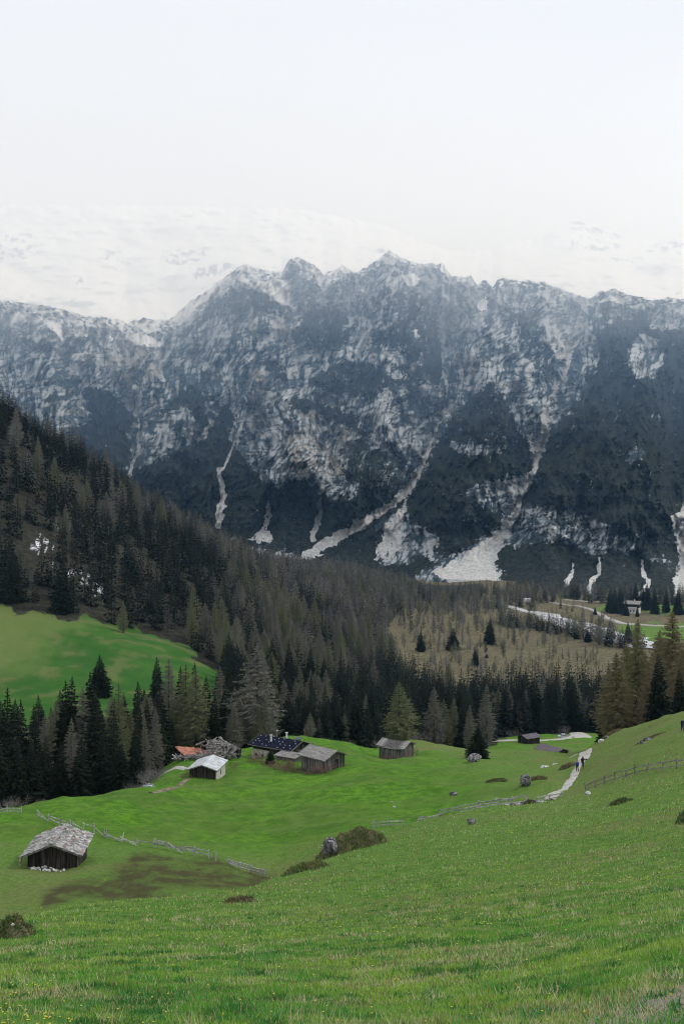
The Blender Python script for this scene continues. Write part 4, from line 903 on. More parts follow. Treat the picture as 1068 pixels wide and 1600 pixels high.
rock(850, 176, (1.8, 1.0, .7), 'white stone on the bank below the sunken hut roof', 'rock_white', seed=8, sink=.4)
rock(868, 178, (1.5, .9, .5), 'flat white stone left of the upper footpath piece', 'rock_white', seed=9, sink=.4)
rock(895, 404, (1.5, 1.2, 1.2), 'pale stone beside the bend of the gravel road', 'rock_white', seed=10)
rock(848, 1e9 and 150, (.35, .3, .3), 'tiny pale stone on the slope left of the footpath', 'rock_white', seed=11)
for i, (px, Y, s) in enumerate(((1010, 148, 1.0), (1022, 150, .8), (1003, 146, .7), (940, 192, 1.2), (947, 193, .8))):
    rock(px, Y, (s * 1.5, s, s * .8), ['largest stone of the outcrop on the upper right slope', 'right hand stone of the outcrop on the upper right slope', 'small left stone of the outcrop on the upper right slope', 'stone at the slope crest below the golden larches', 'smaller stone at the slope crest below the golden larches'][i], 'rock_white' if i % 2 else 'rock', seed=20 + i, group='stones on the upper right slope')
for i, (px, Y) in enumerate(((818, 119.5), (836, 121), (804, 119))):
    rock(px, Y, (1.5, .8, .5), ['flat stone in the trodden ground at the fence end', 'stone between the long fence and the gate', 'small stone left of the trodden ground'][i], 'rock', seed=30 + i, group='stones by the gate')
random.seed(21); sm = [rock_mesh('stone', (1, .8, .75), 50 + k, sub=3) for k in range(5)]
for m_ in sm: m_.materials.append(M['rock_white'])
for i in range(34):
    f = random.random(); px = 49 + f * 52; o = bpy.data.objects.new('stone', sm[i % 5]); x = (px - 534) / F * 104.9; y = 104.9 + random.uniform(-.75, .25)
    s = random.uniform(.28, .52) * (1 if f < .75 else .7); o.scale = (s, s, s); o.location = (x, y, Hs(x, y) + s * .25 + (.18 if random.random() < .4 and y > 104.8 else 0)); o.rotation_euler = (random.uniform(-.5, .5), random.uniform(-.5, .5), random.uniform(0, 6))
    link(o); tag(o, 'white stone in the row of stones along the front of the shingle hut', 'stone', 'white stones at the foot of the shingle hut')
for i, (px, row, s) in enumerate(((612, 1254, .4), (615, 1262, .5), (600, 1180, .5), (905, 1167, .6))):
    p = hit(px, row, 120); o = bpy.data.objects.new('stone', sm[i]); o.scale = (s,) * 3; o.location = p + Vector((0, 0, s * .2)); link(o)
    tag(o, ['upper of two tiny white stones in the meadow bowl', 'lower of two tiny white stones in the meadow bowl', 'white stone at the left foot of the field hut', 'white stone on the crest above the walkers'][i], 'stone')

# ------------------------------------------------------------------ walkers
def skin_obj(name, nodes, edges, mat, parent, sub=1):
    me = bpy.data.meshes.new(name); me.from_pydata([n[:3] for n in nodes], edges, []); me.update(); me.materials.append(mat)
    o = bpy.data.objects.new(name, me); link(o, parent)
    md = o.modifiers.new('skin', 'SKIN'); md.use_smooth_shade = True
    for i, n in enumerate(nodes):
        r = n[3]; me.skin_vertices[0].data[i].radius = r if isinstance(r, tuple) else (r, r)
        me.skin_vertices[0].data[i].use_root = (i == 0)
    s2 = o.modifiers.new('sub', 'SUBSURF'); s2.levels = sub; s2.render_levels = sub
    return o
def person(px, Y, label, rz, jacket, trousers, hair, stride=.16, cam_in_hand=False, pack=None, long_hair=False):
    p = at(px, Y); p.z += .08; root = empty('person', p, rz); tag(root, label, 'person', 'walkers on the slope')
    # faces +y (walking away); joints of one continuous body
    N = [(0,0,.95,(.15,.10)),(0,0,1.15,(.13,.09)),(0,0,1.36,(.16,.10)),(0,.01,1.47,(.065,.065)),(0,.02,1.53,.05),(0,.03,1.62,(.075,.09)),(0,.03,1.71,(.07,.085)),
         (-.19,0,1.39,.055),(-.25,-.05,1.14,.042),(-.24,.06,.92,.032),(.19,0,1.39,.055),(.25,.0,1.14,.042),(.22 if not cam_in_hand else .42,.12,.92 if not cam_in_hand else 1.22,.032),
         (-.09,0,.90,.085),(-.10,stride*.6,.50,.058),(-.10,stride*.3,.10,.042),(.09,0,.90,.085),(.10,-stride*.2,.49,.058),(.10,-stride*1.3,.13,.042),
         (-.10,stride*.3+.12,.05,.035),(.10,-stride*1.3+.10,.05,.035)]
    for sx, ia in ((-1, 9), (1, 12)):                       # hands: palm, thumb and four bent fingers
        b = Vector(N[ia][:3]); N.append((b.x, b.y + .02, b.z - .06, (.028, .014)))
        k = len(N) - 1
        for j in range(4): N.append((b.x + (j - 1.5) * .008, b.y - .018 + j * .018, b.z - .115, .008)); N.append((b.x - sx * .012 + (j - 1.5) * .008, b.y - .018 + j * .018, b.z - .15 + abs(j - 1.3) * .008, .007))
        N.append((b.x - sx * .02, b.y + .055, b.z - .08, .009)); N.append((b.x - sx * .03, b.y + .07, b.z - .11, .008))
    E = [(0,1),(1,2),(2,3),(3,4),(4,5),(5,6),(2,7),(7,8),(8,9),(2,10),(10,11),(11,12),(0,13),(13,14),(14,15),(0,16),(16,17),(17,18),(15,19),(18,20)]
    for k, ia in ((21, 9), (32, 12)):
        E.append((ia, k))
        for j in range(4): E += [(k, k + 1 + 2 * j), (k + 1 + 2 * j, k + 2 + 2 * j)]
        E += [(k, k + 9), (k + 9, k + 10)]
    body = skin_obj('body', N, E, M['skin'], root, 2)
    def gr(idx, f, zlo=None): return [(*N[i][:3], tuple(x * f + .012 for x in (N[i][3] if isinstance(N[i][3], tuple) else (N[i][3],) * 2))) for i in idx]
    J = [(0,0,.86,(.19,.13))] + [(0,0,1.15,(.175,.13)),(0,0,1.37,(.195,.135)),(0,.01,1.46,(.09,.08))] + gr([7,8],1.35) + gr([9],1.25) + gr([10,11],1.35) + gr([12],1.25)
    skin_obj('jacket', J, [(0,1),(1,2),(2,3),(2,4),(4,5),(5,6),(2,7),(7,8),(8,9)], jacket, root, 2)
    T = [(0,0,.95,(.17,.12))] + gr([13,14,15],1.22) + gr([16,17,18],1.22)
    skin_obj('trousers', T, [(0,1),(1,2),(2,3),(0,4),(4,5),(5,6)], trousers, root, 2)
    for s, i, j in ((-1,15,19),(1,18,20)):
        a = Vector(N[i][:3]); skin_obj('shoe', [(a.x, a.y - .05, a.z - .05, (.05,.045)), (a.x, a.y + .08, a.z - .06, (.052,.04)), (a.x, a.y + .17, a.z - .065, (.045,.03))], [(0,1),(1,2)], M['black'], root)
    hn = [(0,.005,1.66,(.095,.10)),(0,.02,1.73,(.088,.095))] + ([(0,-.04,1.50,(.08,.05)),(0,-.06,1.36,(.06,.03))] if long_hair else [])
    skin_obj('hair', hn, [(0,1)] + ([(0,2),(2,3)] if long_hair else []), hair, root, 2)
    fc = MB()                                                # face: eyes, nose, mouth
    for s in (-1, 1): fc.box((s * .032, .118, 1.64), (.018, .012, .01), None, (.1, .1, .1, 1))
    fc.box((0, .128, 1.61), (.02, .03, .04)); fc.box((0, .118, 1.575), (.045, .01, .01), None, (.6, .3, .3, 1)); fc.build('face', M['skin'], root)
    if pack: skin_obj('backpack', [(0,-.18,1.02,(.14,.08)),(0,-.19,1.20,(.16,.10)),(0,-.17,1.38,(.12,.07))], [(0,1),(1,2)], pack, root, 2)
    if cam_in_hand:
        mb = MB(); hp = N[12]; mb.box((hp[0] + .08, hp[1], hp[2] + .05), (.22, .12, .13)); mb.tube([(hp[0] + .17, hp[1], hp[2] + .05), (hp[0] + .3, hp[1], hp[2] + .05)], .05, 8)
        cm = mb.build('camera', M['black'], None); cm.location = root.location; cm.rotation_euler = root.rotation_euler; tag(cm, 'small dark camera held out by the right hand walker', 'camera')
    return root
Yp = hit(901.5, 1206, 130, 175).y
person(901.0, Yp, 'walker in a bright blue jacket and dark trousers on the gravel path', 0.1, M['blue'], M['black'], M['hair_red'], pack=M['blue'])
person(909.6, Yp + .4, 'walker in dark maroon jacket with dark trousers holding out a camera', -.1, M['maroon'], M['navy'], M['hair_dark'], cam_in_hand=True, pack=M['black'], long_hair=True, stride=.1)
person(1065, 141, 'person in dark navy jacket at the right picture edge on the slope', .4, M['navy'], M['navy'], M['hair_dark'], stride=.12)

# parked car beside the road
p = at(879, 409); root = empty('parked_car', p + Vector((0, 0, .02)), R(12)); tag(root, 'small silver car parked at the forest edge beside the road', 'car')
mb = MB(); prof = [(-2.1,.35),(-2.15,.75),(-1.9,.95),(-1.2,1.02),(-.7,1.48),(.9,1.52),(1.75,1.05),(2.1,.9),(2.12,.35)]
vs = [(x, y, z) for y in (-.85, .85) for x, z in prof]; n_ = len(prof); mb.add(vs, [tuple(range(n_))[::-1], tuple(range(n_, 2 * n_))] + [(i, (i + 1) % n_, n_ + (i + 1) % n_, n_ + i)[::1] for i in range(n_)]); mb.build('body', M['car_paint'], root)
mb = MB(); mb.add([(x, y, z) for y in (-.865, .865) for x, z in ((-1.05,1.05),(-.62,1.42),(.82,1.45),(1.5,1.05))], [(0,1,2,3),(7,6,5,4)]); mb.add([(-.72,-.7,1.47),(-.72,.7,1.47),(-1.22,.75,1.03),(-1.22,-.75,1.03)],[(0,1,2,3)]); mb.build('window', M['glass'], root)
for x_ in (-1.3, 1.3):
    for y_ in (-.8, .8):
        mb = MB(); mb.tube([(x_, y_ - .1, .33), (x_, y_ + .1, .33)], .33, 14); wh = mb.build('wheel', M['rubber'], root); mb = MB(); mb.tube([(x_, y_ - .115, .33), (x_, y_ + .115, .33)], .18, 10); mb.build('rim', M['metal'], wh)
# thin marker post behind the farmhouse
p = at(475.5, 244); mb = MB(); mb.tube([(0, 0, 0), (0, 0, 1.3)], .06, 6); mb.box((0, 0, 1.35), (.35, .08, .3)); o = mb.build('marker_post', M['rust_roof'], None, loc=p); tag(o, 'thin post with small reddish board behind the farmhouse', 'post')
# ------------------------------------------------------------------ trees
def conifer(seed, R0, levels, nb, kind='spruce', far=False, base=.06):
    """crown of unit height built of drooping boughs with side sprays; returns verts, tris"""
    rg = np.random.RandomState(seed); V = []; T = []
    def tri(a, b, c):
        k = len(V); V.extend((a, b, c)); T.append((k, k + 1, k + 2))
    lop = rg.uniform(0, 6.28); 
    for i in range(levels):
        f = i / (levels - 1); h = base + (1 - base) * (f ** .92)
        if kind == 'spruce': r = R0 * (1 - f) ** .85 * (1 - .25 * max(0, (.12 - f) / .12)) + .008
        else: r = R0 * (1 - f) ** .8 * (1 - .45 * max(0, (.25 - f) / .25)) + .008
        n = max(3, int(round(nb * (1 - .55 * f)))); a0 = rg.uniform(0, 6.28)
        for j in range(n):
            a = a0 + 6.283 * j / n + rg.uniform(-.3, .3); L = r * rg.uniform(.62, 1.18) * (1 + .12 * math.cos(a - lop))
            if kind == 'larch' and rg.rand() < .12: continue
            ca, sa = math.cos(a), math.sin(a)
            if kind == 'spruce': up = .25 * f ** 2 + .05; d1, d2 = -.18 * (1 - f), -.55 * (1 - f * .8)
            else: up = .12; d1, d2 = -.02, -.12
            hh = h + rg.uniform(-.4, .4) / levels
            P = [np.array((0, 0, hh)), np.array((ca * L * .5, sa * L * .5, hh + L * (up + d1))), np.array((ca * L, sa * L, hh + L * (up + d2) + L * .12))]
            s = np.array((-sa, ca, 0.)); 
            if kind == 'spruce':
                w = .15 * L + .007 if not far else .20 * L + .010
                tri(P[0], P[1] - s * w, P[1] + s * w); tri(P[1] - s * w, P[2], P[1] + s * w * .9)
                dn = np.array((0, 0, -1.)) * (.30 * L + .008)
                tri(P[1] - s * w * .6, P[1] + s * w * .6, P[1] + dn * .9); tri(P[1], P[2], (P[1] + P[2]) / 2 + dn)
                if not far:
                    for q in (.35, .6, .8):
                        c = P[1] * (1 - (q - .35) * 2) + P[2] * ((q - .35) * 2) if q > .35 else P[0] * .3 + P[1] * .7
                        for sg in (-1, 1):
                            tip = c + s * sg * L * .42 * (1.1 - q) * 1.3 + np.array((ca, sa, 0)) * L * .16 + np.array((0, 0, -L * rg.uniform(.05, .22)))
                            tri(c, c + np.array((ca, sa, 0)) * L * .12, tip); tri(c, tip, c + np.array((0, 0, -L * .13)))
            else:
                w = .014 if far else .0035
                tri(P[0] - s * w * .5, P[0] + s * w * .5, P[1] + s * w * .4); tri(P[1] - s * w * .5, P[1] + s * w * .5, P[2])
                m = 7 if far else 16
                for q in range(m):
                    g = (q + rg.rand()) / m * .95 + .05; c = P[0] * (1 - 2 * g) + P[1] * 2 * g if g < .5 else P[1] * (2 - 2 * g) + P[2] * (2 * g - 1)
                    sg = rg.choice((-1, 1)); ln = L * rg.uniform(.16, .42) * (1.15 - .5 * g); tw = rg.uniform(.25, .9)
                    tip = c + (s * sg * tw + np.array((ca, sa, 0)) * (1 - tw * .5)) * ln + np.array((0, 0, rg.uniform(-.7, .15) * ln))
                    ww = (.020 if far else .0042); tri(c - np.array((0, 0, ww)), c + np.array((0, 0, ww)), tip) if rg.rand() < .5 else tri(c - s * ww * .7 - np.array((ca, sa, 0)) * ww, c + np.array((ca, sa, 0)) * ww, tip)
                    if not far:
                        mid = (c + tip) / 2
                        for _ in range(2):
                            tp2 = mid + np.array((rg.uniform(-1, 1), rg.uniform(-1, 1), rg.uniform(-1.3, .3))) * ln * .45; tri(mid, mid + np.array((0, 0, ww * 1.6)), tp2)
    # leader
    tri(np.array((-.006, 0, .96)), np.array((.006, 0, .96)), np.array((0, 0, 1.03))); tri(np.array((0, -.006, .96)), np.array((0, .006, .96)), np.array((0, 0, 1.03)))
    return np.array(V, np.float32), np.array(T, np.int32)
def trunk_np(n=7, r=.013, bend=0.0, top=.97):
    V = []; Fq = []; zs = [-.03, .0, .25, .5, .75, top]
    for z in zs:
        rr_ = r * (1.25 if z <= 0 else 1) * (1 - .88 * max(z, 0)); 
        for k in range(n): a = 6.283 * k / n; V.append((rr_ * math.cos(a), rr_ * math.sin(a), z))
    for i in range(len(zs) - 1):
        for k in range(n): Fq.append((i * n + k, i * n + (k + 1) % n, (i + 1) * n + (k + 1) % n, (i + 1) * n + k))
    return np.array(V, np.float32), np.array(Fq, np.int32)
tv, tf = trunk_np()
trunk_me = mesh_np('trunk', tv, tf, True); attr(trunk_me, 'tint', np.ones((len(tv), 4))); trunk_me.materials.append(M['bark'])
def crown_me(kk, i, mat, *a, **k):
    V, T = conifer(i, *a, **k); me = mesh_np('crown', V, T); me.materials.append(mat); return me
SPR = [crown_me('spruce', 100 + i, M['spruce'], rr_, 40, 11, base=.03) for i, rr_ in enumerate((.17, .15, .19, .165, .14))]
LAR = [crown_me('larch', 200 + i, M['larch'], rr_, 56, 9, kind='larch', base=.08) for i, rr_ in enumerate((.21, .18, .24, .20))]
GOLD = [crown_me('larch', 300 + i, M['larch_gold'], rr_, 74, 11, kind='larch', base=.05) for i, rr_ in enumerate((.25, .21, .28))]
proto = {}
def tree(kind, X, Y, h, label, group=None, wide=1.0, var=None, zoff=0.0, rnd=random):
    lib, nm, cat = {'spruce': (SPR, 'spruce_tree', 'spruce'), 'larch': (LAR, 'larch_tree', 'larch'), 'gold': (GOLD, 'larch_tree', 'larch')}[kind]
    root = empty(nm, (X, Y, Hs(X, Y) - .2 + zoff), rnd.uniform(0, 6.28)); root.scale = (h * wide, h * wide, h); tag(root, label, cat, group)
    a = bpy.data.objects.new('trunk', trunk_me); link(a, root)
    b = bpy.data.objects.new('crown', lib[(rnd.randrange(len(lib)) if var is None else var)]); link(b, root)
    return root
def tree_px(kind, px, Y, toprow, label, group=None, wide=1.0, var=None):
    X = (px - 534) / F * Y; z = Hs(X, Y); h = ((800 - toprow) / F * Y - z + .2) / 1.02
    return tree(kind, X, Y, h, label, group, wide, var)
random.seed(77)
G1 = 'conifers by the stream at the left'; G2 = 'golden larches at the right edge'; G3 = 'trees standing singly'
T_ = [
 ('spruce',-22,200,1050,'tall black spruce cut by the left picture edge',1.0,G1),
 ('spruce',12,196,1074,'tall black spruce nearest the left picture edge',1.1,G1),
 ('spruce',33,203,1092,'dark spruce just right of the leftmost spruce by the stream',1.0,G1),
 ('spruce',56,198,1128,'shorter dark spruce, fourth from the left edge',1.2,G1),
 ('spruce',72,192,1150,'low dark spruce filling the gap left of the spruce pair',1.3,G1),
 ('spruce',103,205,1062,'tall dark spruce, left one of the pointed pair in the stream cluster',1.0,G1),
 ('spruce',113,207,1056,'highest dark spruce of the pointed pair in the stream cluster',1.0,G1),
 ('larch',88,214,1092,'pale thin larch behind the left side of the spruce pair',1.0,G1),
 ('larch',112,196,1120,'light brown larch in front of the dark spruce pair',1.0,G1),
 ('larch',130,206,1070,'greyish larch between the pointed spruces',.9,G1),
 ('spruce',141,208,1048,'narrow dark spruce behind the right half of the stream cluster',.9,G1),
 ('spruce',151,203,1070,'tall dark spruce at the right of the stream cluster',1.1,G1),
 ('larch',186,208,1066,'slim see-through larch in front of the left meadow',.9,G1),
 ('spruce',178,200,1108,'dark spruce below the slim see-through larch',1.1,G1),
 ('spruce',160,194,1140,'low black spruce near the stream bend',1.3,G1),
 ('larch',205,212,1108,'faint small larch left of the last stream spruce',.9,G1),
 ('spruce',212,199,1122,'separate dark spruce right above the stream',1.15,G1),
 ('larch',226,208,1120,'thin bare larch right of the last stream spruce',.9,G1),
 ('larch',243,222,1105,'thin bare larch left of the tall meadow edge larches',.9,G1),
 ('spruce',128,190,1150,'low black spruce in the middle of the stream cluster',1.4,G1),('spruce',95,189,1158,'low black spruce at the left foot of the spruce pair',1.4,G1),
 ('spruce',-5,184,1140,'low black spruce at the very left edge above the fence',1.4,G1),('spruce',28,181,1150,'low black spruce above the leftmost fence',1.4,G1),
 ('spruce',190,192,1160,'low black spruce just left of the stream',1.3,G1),('spruce',50,184,1160,'low black spruce above the left end of the meadow rim',1.4,G1),
 ('spruce',156,352,1023,'lone round dark spruce in the middle of the left meadow',1.9,G3),
 ('spruce',245,350,1026,'lone dark spruce at the right end of the left meadow',1.5,G3),
 ('larch',193,470,938,'single grey larch at the upper edge of the left meadow',1.2,G3),
 ('larch',264,258,1027,'tall pale larch in front of the lone dark meadow spruce',1.0,'tall trees left of the ruin'),
 ('spruce',252,250,1100,'dark spruce at the left foot of the tall pale larch',1.1,'tall trees left of the ruin'),
 ('larch',290,256,1036,'broad brown larch, left of the two behind the ruin',1.25,'tall trees left of the ruin'),
 ('larch',306,252,1042,'broad brown larch, right of the two behind the ruin',1.25,'tall trees left of the ruin'),
 ('spruce',282,262,1040,'dark spruce spire between the pale and the broad larches',1.0,'tall trees left of the ruin'),
 ('spruce',304,264,1034,'dark spruce spire behind the broad larches',1.0,'tall trees left of the ruin'),
 ('spruce',322,258,1055,'dark spruce right of the broad larches behind the ruin',1.1,'tall trees left of the ruin'),
 ('spruce',268,245,1120,'low dark spruce behind the left end of the ruin',1.3,'tall trees left of the ruin'),
 ('larch',344,275,1040,'yellowish slim larch at the right tip of the left meadow',.9,'tall trees left of the ruin'),
 ('spruce',352,268,1060,'dark spruce right of the yellowish slim larch',1.1,'tall trees left of the ruin'),
 ('spruce',336,250,1085,'dark spruce directly above the ruin',1.2,'tall trees left of the ruin'),
 ('larch',366,254,1098,'small bushy grey larch between ruin and farmhouse',1.3,'small larches behind the farm'),
 ('larch',402,262,1005,'tallest and broadest grey larch behind the farm',1.6,'small larches behind the farm'),
 ('larch',415,258,1088,'small grey larch directly behind the farmhouse roof',1.1,'small larches behind the farm'),
 ('larch',403,257,1100,'smallest grey larch behind the left end of the farmhouse roof',1.1,'small larches behind the farm'),
 ('larch',484,246,1113,'small light brown larch on the crest right of the farmhouse',1.7,'small larches behind the farm'),
 ('spruce',423,203,1168,'tiny dark spruce among the brown bushes before the farmhouse',2.0,G3),
 ('spruce',747,214,1128,'bushy dark spruce alone beside the long grey boulder',2.0,G3),
 ('larch',623,268,1064,'broad pale grey larch directly above the field hut',1.7,G3),
 ('larch',733,300,1100,'grey larch left behind the bushy dark spruce',1.1,G3),
 ('larch',760,330,1068,'tall grey larch behind the bushy dark spruce',1.1,G3),
 ('gold',962,232,1018,'orange brown larch with broad lower boughs, leftmost of the golden larches',1.25,G2),
 ('gold',996,246,966,'tall thin orange larch second from the left of the golden larches',.85,G2),
 ('gold',1050,228,952,'tallest golden yellow larch at the right picture edge',1.0,G2),
 ('gold',1010,222,1062,'yellowish green larch with low hanging boughs at the slope crest',1.5,G2),
 ('gold',1074,218,990,'golden larch cut by the right picture edge',1.1,G2),
 ('gold',1030,240,982,'orange larch between the tall thin and the tallest golden larch',.9,G2),
 ('gold',978,252,1000,'thin brown larch half hidden left of the tall thin orange larch',.85,G2),
 ('spruce',1027,212,1021,'dark spruce standing in front of the golden larches',1.15,G2),
 ('spruce',1060,206,1045,'dark spruce at the foot of the tallest golden larch',1.2,G2),
 ('spruce',945,262,1090,'dark spruce left behind the broad orange larch',1.1,G2),
 ('spruce',992,238,1085,'dark spruce between the orange larches',1.2,G2),
 ('spruce',708,1,0,'',1.4,None),
]
for k, px, Y, top_, lab, wd, g in T_:
    if g is None: continue
    tree_px(k, px, Y, top_, lab, g, wd)
G4 = 'dark spruces scattered on the valley heath'
for px, row, top_, lab in ((708,1016,981,'largest rounded dark spruce on the brown heath'),(765,1006,966,'tall dark spruce in the middle of the brown heath'),(742,1040,1014,'small dark spruce nearest the front of the heath'),
    (900,998,976,'small dark spruce at the right side of the heath'),(917,1003,984,'small round dark tree right of the small heath spruce'),(657,1018,984,'dark spruce at the left side of the heath'),(760,1028,1020,'tiny dark bush on the heath'),(612,1040,1008,'dark spruce at the left border of the heath'),(980,1006,972,'dark spruce at the right end of the river tree line')):
    p = hit(px, row, 560, 1200); h = (row - top_) / F * p.y; tree('spruce', p.x, p.y, h, lab, G4, 2.2 if 'round' in lab or 'bush' in lab else 1.6)
for px, Y, hh, lab in ((952,1130,26,'leftmost dark spruce beside the chalet'),(960,1110,28,'dark spruce left of the chalet'),(969,1125,30,'tallest dark spruce left of the chalet'),(977,1085,18,'small dark spruce in front of the chalet'),(1002,1150,32,'dark spruce behind the right side of the chalet'),(1010,1140,30,'second dark spruce right of the chalet'),(1022,1110,27,'third dark spruce right of the chalet'),(992,1165,30,'dark spruce behind the chalet roof'),(1040,1120,28,'fourth dark spruce right of the chalet'),(1058,1100,27,'dark spruce above the golden larches at the right edge'),(995,1075,12,'low dark tree at the right front corner of the chalet'),(929,1080,9,'small round tree beside the chalet road')):
    tree('spruce', (px - 534) / F * Y, Y, hh, lab, 'spruces around the chalet', 1.3)

# forest: candidates spread over the slopes, biggest in the picture stay individual trees
rng = np.random.RandomState(9)
def sample(poly, spacing, n_try=200000):
    """jittered grid in world metres inside a (px, distance) outline"""
    pts = np.array(poly, float); xs = (pts[:, 0] - 534) / F * pts[:, 1]
    x = np.arange(xs.min(), xs.max(), spacing); y = np.arange(pts[:, 1].min(), pts[:, 1].max(), spacing)
    Xg, Yg = np.meshgrid(x, y); Xg = Xg + rng.uniform(-.48, .48, Xg.shape) * spacing; Yg = Yg + rng.uniform(-.48, .48, Yg.shape) * spacing
    px = Xg / Yg * F + 534; m = inpoly(px, Yg, poly); return Xg[m], Yg[m], px[m]
cand = []
LEFT = [(-200,462),(0,464),(100,473),(200,486),(280,480),(332,452),(350,400),(600,420),(620,470),(640,640),(600,760),(620,1000),(650,1150),(640,1500),(560,1650),(300,1500),(100,1350),(-200,1150)]
FRONT = [(372,262),(400,275),(470,278),(560,292),(640,330),(700,345),(755,345),(768,448),(900,462),(940,455),(1100,470),(1100,570),(900,600),(800,590),(700,590),(640,630),(600,640),(500,520),(350,420),(350,280)]
VALL = [(600,1000),(700,1040),(790,1110),(840,1170),(900,1290),(900,1400),(760,1540),(700,1600),(560,1640),(600,1200)]
RIVL = [(770,975),(850,905),(920,850),(985,800),(1010,830),(925,890),(860,950),(780,1010)]
BACK = [(870,1300),(960,1180),(1300,1150),(1300,1260),(1000,1260),(900,1340)]
STRM = [(-60,215),(235,215),(262,262),(250,292),(170,268),(60,275),(-60,285)]
for poly, sp, kind in ((LEFT, 10.2, 'left'), (FRONT, 6.6, 'front'), (VALL, 11.0, 'valley'), (RIVL, 8.0, 'river'), (BACK, 9.5, 'back'), (STRM, 5.0, 'stream')):
    X, Y, px = sample(poly, sp); px_, Y_ = px, Y
    kp = ~(inpoly(px, Y, [(35,505),(95,500),(95,572),(40,578)]) | inpoly(px, Y, [(100,690),(145,690),(140,765),(105,770)]) | inpoly(px, Y, [(195,640),(250,600),(262,640),(205,690)]))
    X, Y, px = X[kp], Y[kp], px[kp]; cl = fbm(X / 70, Y / 90, 3, 811); cs = fbm(X / 18, Y / 18, 2, 821)
    for i in range(len(X)):
        r = rng.rand(); gap = cs[i] < -.75
        if kind == 'left':
            if inpoly(px[i], Y[i], FRONT): continue
            f = sstep(0, 1, .34 - .25 * sstep(260, 120, px[i]) + .9 * cl[i] + .42 * sstep(800, 1100, Y[i]) + .35 * sstep(250, 500, px[i]) - .35 * sstep(420, 260, px[i]) * sstep(900, 700, Y[i]))
            k = 'larch' if r < f else 'spruce'; h = rng.uniform(13, 26)
            if gap and rng.rand() < .7: continue
        elif kind == 'front':
            f = .30 + .4 * cl[i] - .25 * sstep(560, 700, px[i]); k = 'larch' if r < f else 'spruce'; h = rng.uniform(17, 27) if k == 'spruce' else rng.uniform(14, 24)
            if Y[i] < 330: h *= .85
        elif kind == 'valley':
            k = 'larch' if r < .76 else 'spruce'; h = rng.uniform(11, 21) * (1 - .4 * sstep(1300, 1500, Y[i]))
            if 665 < px[i] < 785 and Y[i] > 1330: h *= .55
        elif kind == 'river': k = 'larch' if r < .45 else 'spruce'; h = rng.uniform(14, 24)
        elif kind == 'back': k = 'larch' if r < .4 else 'spruce'; h = rng.uniform(14, 24)
        else: k = 'spruce' if r < .85 else 'larch'; h = rng.uniform(14, 20)
        if kind == 'valley' and (gap or abs(px[i] - np.interp(Y[i], [860, 945, 1010, 1090, 1160, 1260, 1500, 1620], [985, 925, 880, 845, 800, 760, 640, 560])) < 9): continue
        if kind == 'back' and inpoly(px[i], Y[i], [(920, 1100), (1100, 1060), (1100, 1175), (960, 1215), (900, 1240)]): continue
        cand.append((X[i], Y[i], px[i], h * rng.uniform(.8, 1.1), k, kind))
# heath: scattered bare larches
X, Y, px = sample([(600,640),(900,600),(930,640),(940,800),(870,900),(790,1000),(720,1040),(600,980)], 12)
cl = fbm(X / 60, Y / 60, 3, 831)
for i in range(len(X)):
    if rng.rand() < .40 + .9 * cl[i] + .5 * sstep(800, 960, Y[i]): cand.append((X[i], Y[i], px[i], rng.uniform(6, 15), 'larch', 'heath'))
X, Y, px = sample([(800,1130),(900,1020),(960,930),(950,1060),(900,1150),(840,1230)], 16)
for i in range(len(X)):
    if rng.rand() < .5: cand.append((X[i], Y[i], px[i], rng.uniform(5, 14), 'larch' if rng.rand() < .7 else 'spruce', 'heath'))
Xa = np.array([c[0] for c in cand]); Ya = np.array([c[1] for c in cand]); Za = H(Xa, Ya)
pxa = np.array([c[2] for c in cand]); ha = np.array([c[3] for c in cand]); ka = np.array([c[4] == 'spruce' for c in cand])
print('forest trees', len(cand), 'spruce', int(ka.sum()))
# visibility of each top from the photograph's viewpoint: highest row angle of the ground between
rowt = 800 - (Za + ha) / Ya * F
vis = np.ones(len(cand), bool)
ys = np.linspace(20, 1, 1)
for i in range(0, len(cand), 500):
    s = slice(i, i + 500); fr = np.linspace(.05, .96, 26)[None]
    yy = Ya[s, None] * fr; xx = Xa[s, None] * fr; zz = H(xx, yy, False)
    vis[s] = ((zz / yy).max(1) < ((Za[s] + ha[s]) / Ya[s]) - .004)
inf = (pxa > -5) & (pxa < 1073)
score = np.where(vis & inf, ha / Ya, ha / Ya * .01)
single = np.zeros(len(cand), bool)
used = {'spruce': sum(1 for o in bpy.data.objects if o.name.startswith('spruce_tree')), 'larch': sum(1 for o in bpy.data.objects if o.name.startswith('larch_tree'))}
for k, msk in (('spruce', ka), ('larch', ~ka)):
    idx = np.nonzero(msk)[0]; idx = idx[np.argsort(-score[idx])][:300 - used[k]]; single[idx] = True
AREA = {'left': 'on the steep left slope', 'front': 'in the dark forest belt', 'valley': 'in the valley forest', 'river': 'in the tree line by the river', 'back': 'at the foot of the mountain', 'stream': 'in the dark stream wood', 'heath': 'standing scattered on the brown heath'}
rr5 = random.Random(4)
def where_is(px, kind):
    if kind == 'left': L = ((110, 'near the left picture edge'), (240, 'above the left meadow'), (400, 'above the left meadow tip'), (2000, 'above the farm'))
    elif kind == 'front': L = ((395, 'behind the ruin'), (500, 'behind the farmhouse and barn'), (590, 'between barn and field hut'), (690, 'behind the field hut'), (790, 'behind the bushy dark spruce'), (870, 'behind the roadside hut'), (2000, 'left of the golden larches'))
    elif kind == 'stream': L = ((90, 'at the left picture edge'), (180, 'behind the pointed spruce pair'), (2000, 'beside the stream'))
    else: L = ((700, 'on its left side'), (850, 'in its middle'), (2000, 'on its right side'))
    return next(n for x, n in L if px < x)
best = {}
